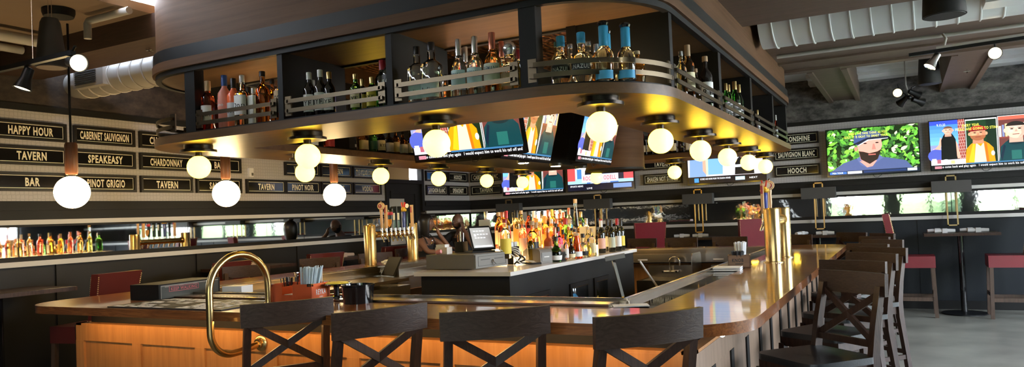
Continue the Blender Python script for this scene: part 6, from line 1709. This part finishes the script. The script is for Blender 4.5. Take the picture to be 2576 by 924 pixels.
def beardy(p):
    q = (M.inverted() @ (p-HC))/.105
    if q.y > .15 or q.z > -.20-.25*(abs(q.x) < .45): return q.y < .15 and q.y > -.35 and abs(q.x) > .5 and q.z < .05 and q.z > -.3
    return not (abs(q.x) < .26 and -.50 < q.z < -.36) and q.z < -.24
kp = {v: beardy(v.co) for v in bm.verts}
bmesh.ops.delete(bm, geom=[f for f in bm.faces if not all(kp[v] for v in f.verts)], context='FACES'); bm.normal_update()
for v in bm.verts: v.co += v.normal*.006
obj('beard', bm, 'hair_black', mn, smooth=80)
bm = BM()
for s in (-1, 1): sphere(bm, facept(s*.29, -.745, .10), .0095, 10, 8)
obj('eye', bm, 'eye_white', mn); bm = BM()
for s in (-1, 1):
    sphere(bm, facept(s*.29, -.815, .095), .0050, 8, 6); bar(bm, facept(s*.14, -.87, .27), facept(s*.44, -.76, .28), .006, .008)
obj('brow', bm, 'hair_black', mn)
bm = BM(); sphere(bm, facept(0, -.97, -.43), .022, 12, 6, sc=(1, .7, .3)); obj('lips', bm, 'lip', mn)
LEGS = {('hip','thR'), ('thR','knR'), ('knR','anR'), ('hip','thL'), ('thL','knL'), ('knL','anL')}
def in_shirt(p, a, b, t):
    if (a, b) in (('hip','belly'), ('belly','chest')): return True
    if (a, b) in (('chest','shR'), ('chest','shL')): return True
    if (a, b) in (('shR','elR'), ('shL','elL')): return t < .62
    if (a, b) in (('hip','thR'), ('hip','thL')): return t < .25
    if (a, b) == ('chest','neck'): return t < .55
    return False
garment('shirt', body, nd, ed, in_shirt, .010, 'cloth_black', mn)
garment('trousers', body, nd, ed, lambda p, a, b, t: (a, b) in LEGS or ((a, b) == ('hip','belly') and t < .5), .008, 'cloth_dark', mn)
for q_ in 'RL': garment('shoe', body, nd, ed, lambda p, a, b, t: (a, b) == ('an'+q_, 'to'+q_), .008, 'black_leather', mn)
# woman turned towards him, forearm on the counter
wm = thing('person', 'person with long black hair in a dark sleeveless top leaning on the counter', 'person', (0,0,0))
HW = Vector((-5.93, 8.66, 1.50))
nw = {'hip': ((-6.02, 8.62, .84), .130), 'belly': ((-6.0, 8.62, 1.0), .100), 'chest': ((-5.96, 8.62, 1.17), .108), 'neck': ((-5.935, 8.635, 1.34), .046), 'skull': ((-5.93, 8.655, 1.43), .055),
 'shR': ((-5.93, 8.46, 1.28), .052), 'elR': ((-5.78, 8.44, 1.115), .040), 'wrR': ((-5.56, 8.58, 1.112), .026),
 'shL': ((-5.94, 8.80, 1.28), .052), 'elL': ((-5.70, 8.90, 1.12), .038), 'wrL': ((-5.835, 8.795, 1.365), .026),
 'thR': ((-5.86, 8.52, .80), .078), 'knR': ((-5.66, 8.52, .78), .058), 'anR': ((-5.70, 8.52, .42), .04), 'toR': ((-5.58, 8.52, .37), .035),
 'thL': ((-5.86, 8.72, .80), .078), 'knL': ((-5.66, 8.74, .78), .058), 'anL': ((-5.70, 8.74, .42), .04), 'toL': ((-5.58, 8.74, .37), .035)}
ew = list(ed[:18])
hand(nw, ew, 'wrL', (-.12, -.22, .95), (-.8, -.5, 0), 'hl', .55, .85); hand(nw, ew, 'wrR', (.6, .5, -.05), (0, 0, -1), 'hr', .25, .85)
wbody = skin_body('body', nw, ew, 'hip', 'skin_tan', wm)
bm, M = head_mesh('head', HW, .098, rad(125), rad(6), 0, 'skin_tan', wm); obj('head', bm, 'skin_tan', wm, smooth=80)
bm = BM()
sphere(bm, HW+Vector((-.012, -.008, .025)), .118, 24, 16, sc=(.98, .92, 1.02))
for v in list(bm.verts):
    q = v.co-HW; f = M.inverted() @ q
    if f.y < -.04 and f.z < .06: v.co = HW + M @ Vector((f.x, -.035, f.z))
    if f.z < -.01: v.co.z -= .15*min(1, (-f.z-.01)*12); v.co.x += .03*(v.co.x-HW.x)
obj('hair', bm, 'hair_black', wm, smooth=80)
bm = BM(); sphere(bm, HW+Vector((-.035, -.02, .155)), .042, 14, 10, sc=(1, 1, .7)); obj('hair_bun', bm, 'hair_black', wm)
bm = BM()
for s in (-1, 1): sphere(bm, HW + M @ (Vector((s*.29, -.745, .10))*.098), .0088, 10, 8)
obj('eye', bm, 'eye_white', wm)
bm = BM()
for s in (-1, 1): sphere(bm, HW + M @ (Vector((s*.29, -.815, .095))*.098), .0045, 8, 6); bar(bm, HW + M @ (Vector((s*.14, -.88, .26))*.098), HW + M @ (Vector((s*.44, -.77, .28))*.098), .004, .005)
obj('brow', bm, 'hair_black', wm)
bm = BM(); sphere(bm, HW + M @ (Vector((0, -.97, -.43))*.098), .020, 12, 6, sc=(.9, .9, .32)); obj('lips', bm, 'lip', wm)
def in_top(p, a, b, t):
    if (a, b) in (('hip','belly'), ('belly','chest')): return p.z < 1.255
    if (a, b) in (('chest','shR'), ('chest','shL')): return t < .5 and p.z < 1.25
    if (a, b) == ('chest','neck'): return t < .35 and p.z < 1.25
    if (a, b) in (('hip','thR'), ('hip','thL')): return t < .2
    return False
garment('top', wbody, nw, ew, in_top, .009, 'cloth_black', wm)
for yy in (8.53, 8.73):
    bm = BM(); tube(bm, [(-5.845, yy, 1.225), (-5.875, yy, 1.29), (-5.93, yy, 1.345), (-5.99, yy, 1.325), (-6.05, yy, 1.25)], .008, 8); obj('strap', bm, 'cloth_black', wm)
garment('trousers', wbody, nw, ew, lambda p, a, b, t: (a, b) in LEGS or ((a, b) == ('hip','belly') and t < .5), .006, 'cloth_dark', wm)
for q_ in 'RL': garment('shoe', wbody, nw, ew, lambda p, a, b, t: (a, b) == ('an'+q_, 'to'+q_), .008, 'black_leather', wm)
bm = BM(); tube(bm, [(-5.86+.0*i, 8.62+.055*math.cos(rad(18*i)), 1.27-.06*math.sin(rad(18*i))) for i in range(11)], .002, 6); sphere(bm, (-5.856, 8.62, 1.205), .006, 8, 6); obj('necklace', bm, 'chrome', wm)
stool(-6.30, 8.60, 0, 'bar stool under the person in the dark sleeveless top', .30)
stool(-6.05, 10.16, -90, 'bar stool under the bald person in black', .30)
def drink(label, x, y, col):
    t = thing('cocktail_glass', label, 'glass', (x, y, 1.0705))
    bm = BM(); lathe(bm, [(0,0), (.030,0), (.036,.12), (.034,.12), (.028,.008), (0,.008)], 20); obj('tumbler', bm, 'g_clear', t)
    bm = BM(); lathe(bm, [(0,.009), (.027,.009), (.033,.095), (0,.095)], 20); obj('drink', bm, col, t)
    bm = BM(); tube(bm, [(0, 0, .02), (.02, .01, .19)], .003, 6); tube(bm, [(.005, 0, .02), (-.02, .012, .17)], .003, 6); obj('straw', bm, 'paper_white', t)
drink('tall green drink with straws before the couple', -5.30, 9.04, 'lab_green'); drink('tall amber drink with straws before the couple', -5.22, 9.16, 'lab_orange')
# ------------------------------------------------------------------ camera, daylight, view
cam = bpy.data.cameras.new('camera'); co = bpy.data.objects.new('camera', cam); COL.objects.link(co); SC.camera = co
R = Matrix((R_RIGHT, R_UP, [-q for q in R_FWD])).transposed()
co.matrix_world = Matrix.Translation((0, 0, 1.55)) @ R.to_4x4()
cam.sensor_width = 36; cam.sensor_fit = 'HORIZONTAL'; cam.lens = F_PX/2576*36; cam.shift_y = (CY_PX-462)/2576; cam.clip_start = .05
w = bpy.data.worlds.new('world'); SC.world = w; w.use_nodes = True
nt = w.node_tree; bg = nt.nodes['Background']
tc = nt.nodes.new('ShaderNodeTexCoord'); sp = nt.nodes.new('ShaderNodeSeparateXYZ'); cr = nt.nodes.new('ShaderNodeValToRGB')
cr.color_ramp.elements[0].position = .0; cr.color_ramp.elements[0].color = (.90,.95,1.0,1); cr.color_ramp.elements[1].position = .6; cr.color_ramp.elements[1].color = (.66,.80,1.0,1)
nt.links.new(tc.outputs['Generated'], sp.inputs[0]); nt.links.new(sp.outputs['Z'], cr.inputs['Fac']); nt.links.new(cr.outputs['Color'], bg.inputs['Color'])
bg.inputs['Strength'].default_value = SKY
def portal(loc, rot, sx, sy):
    l = bpy.data.lights.new('window_portal', 'AREA'); l.shape = 'RECTANGLE'; l.size = sx; l.size_y = sy; l.cycles.is_portal = True
    o = bpy.data.objects.new('window_portal', l); COL.objects.link(o); o.location = loc; o.rotation_euler = rot
for a, b in W1: portal(((a+b)/2, YF-.12, 1.425), (rad(90), 0, 0), b-a, 1.15)
for a, b in W2: portal((XR+.12, (a+b)/2, 1.75), (rad(90), 0, rad(90)), b-a, 2.8)
def spot(name, loc, to, power, col, size=70, blend=.6, radius=.04):
    l = bpy.data.lights.new(name, 'SPOT'); l.energy = power; l.color = col; l.spot_size = rad(size); l.spot_blend = blend; l.shadow_soft_size = radius
    o = bpy.data.objects.new(name, l); COL.objects.link(o); o.location = loc
    o.rotation_euler = (Vector(to)-Vector(loc)).to_track_quat('-Z', 'Y').to_euler()
l = bpy.data.lights.new('sun', 'SUN'); l.energy = 130.0; l.angle = .02; l.color = (1,.95,.86); o = bpy.data.objects.new('sun', l); COL.objects.link(o)
o.rotation_euler = Vector((.75, -.9, -1)).to_track_quat('-Z', 'Y').to_euler()
SC.view_settings.view_transform = 'Standard'; SC.view_settings.look = 'None'; SC.view_settings.gamma = 1.0; SC.view_settings.use_curve_mapping = False
SC.view_settings.exposure = EXPO
cy = SC.cycles
cy.use_denoising = True; cy.max_bounces = 10; cy.diffuse_bounces = 4; cy.glossy_bounces = 5; cy.transmission_bounces = 8; cy.transparent_max_bounces = 8
cy.sample_clamp_indirect = 6; cy.sample_clamp_direct = 0; cy.caustics_reflective = False; cy.caustics_refractive = False; cy.blur_glossy = .5
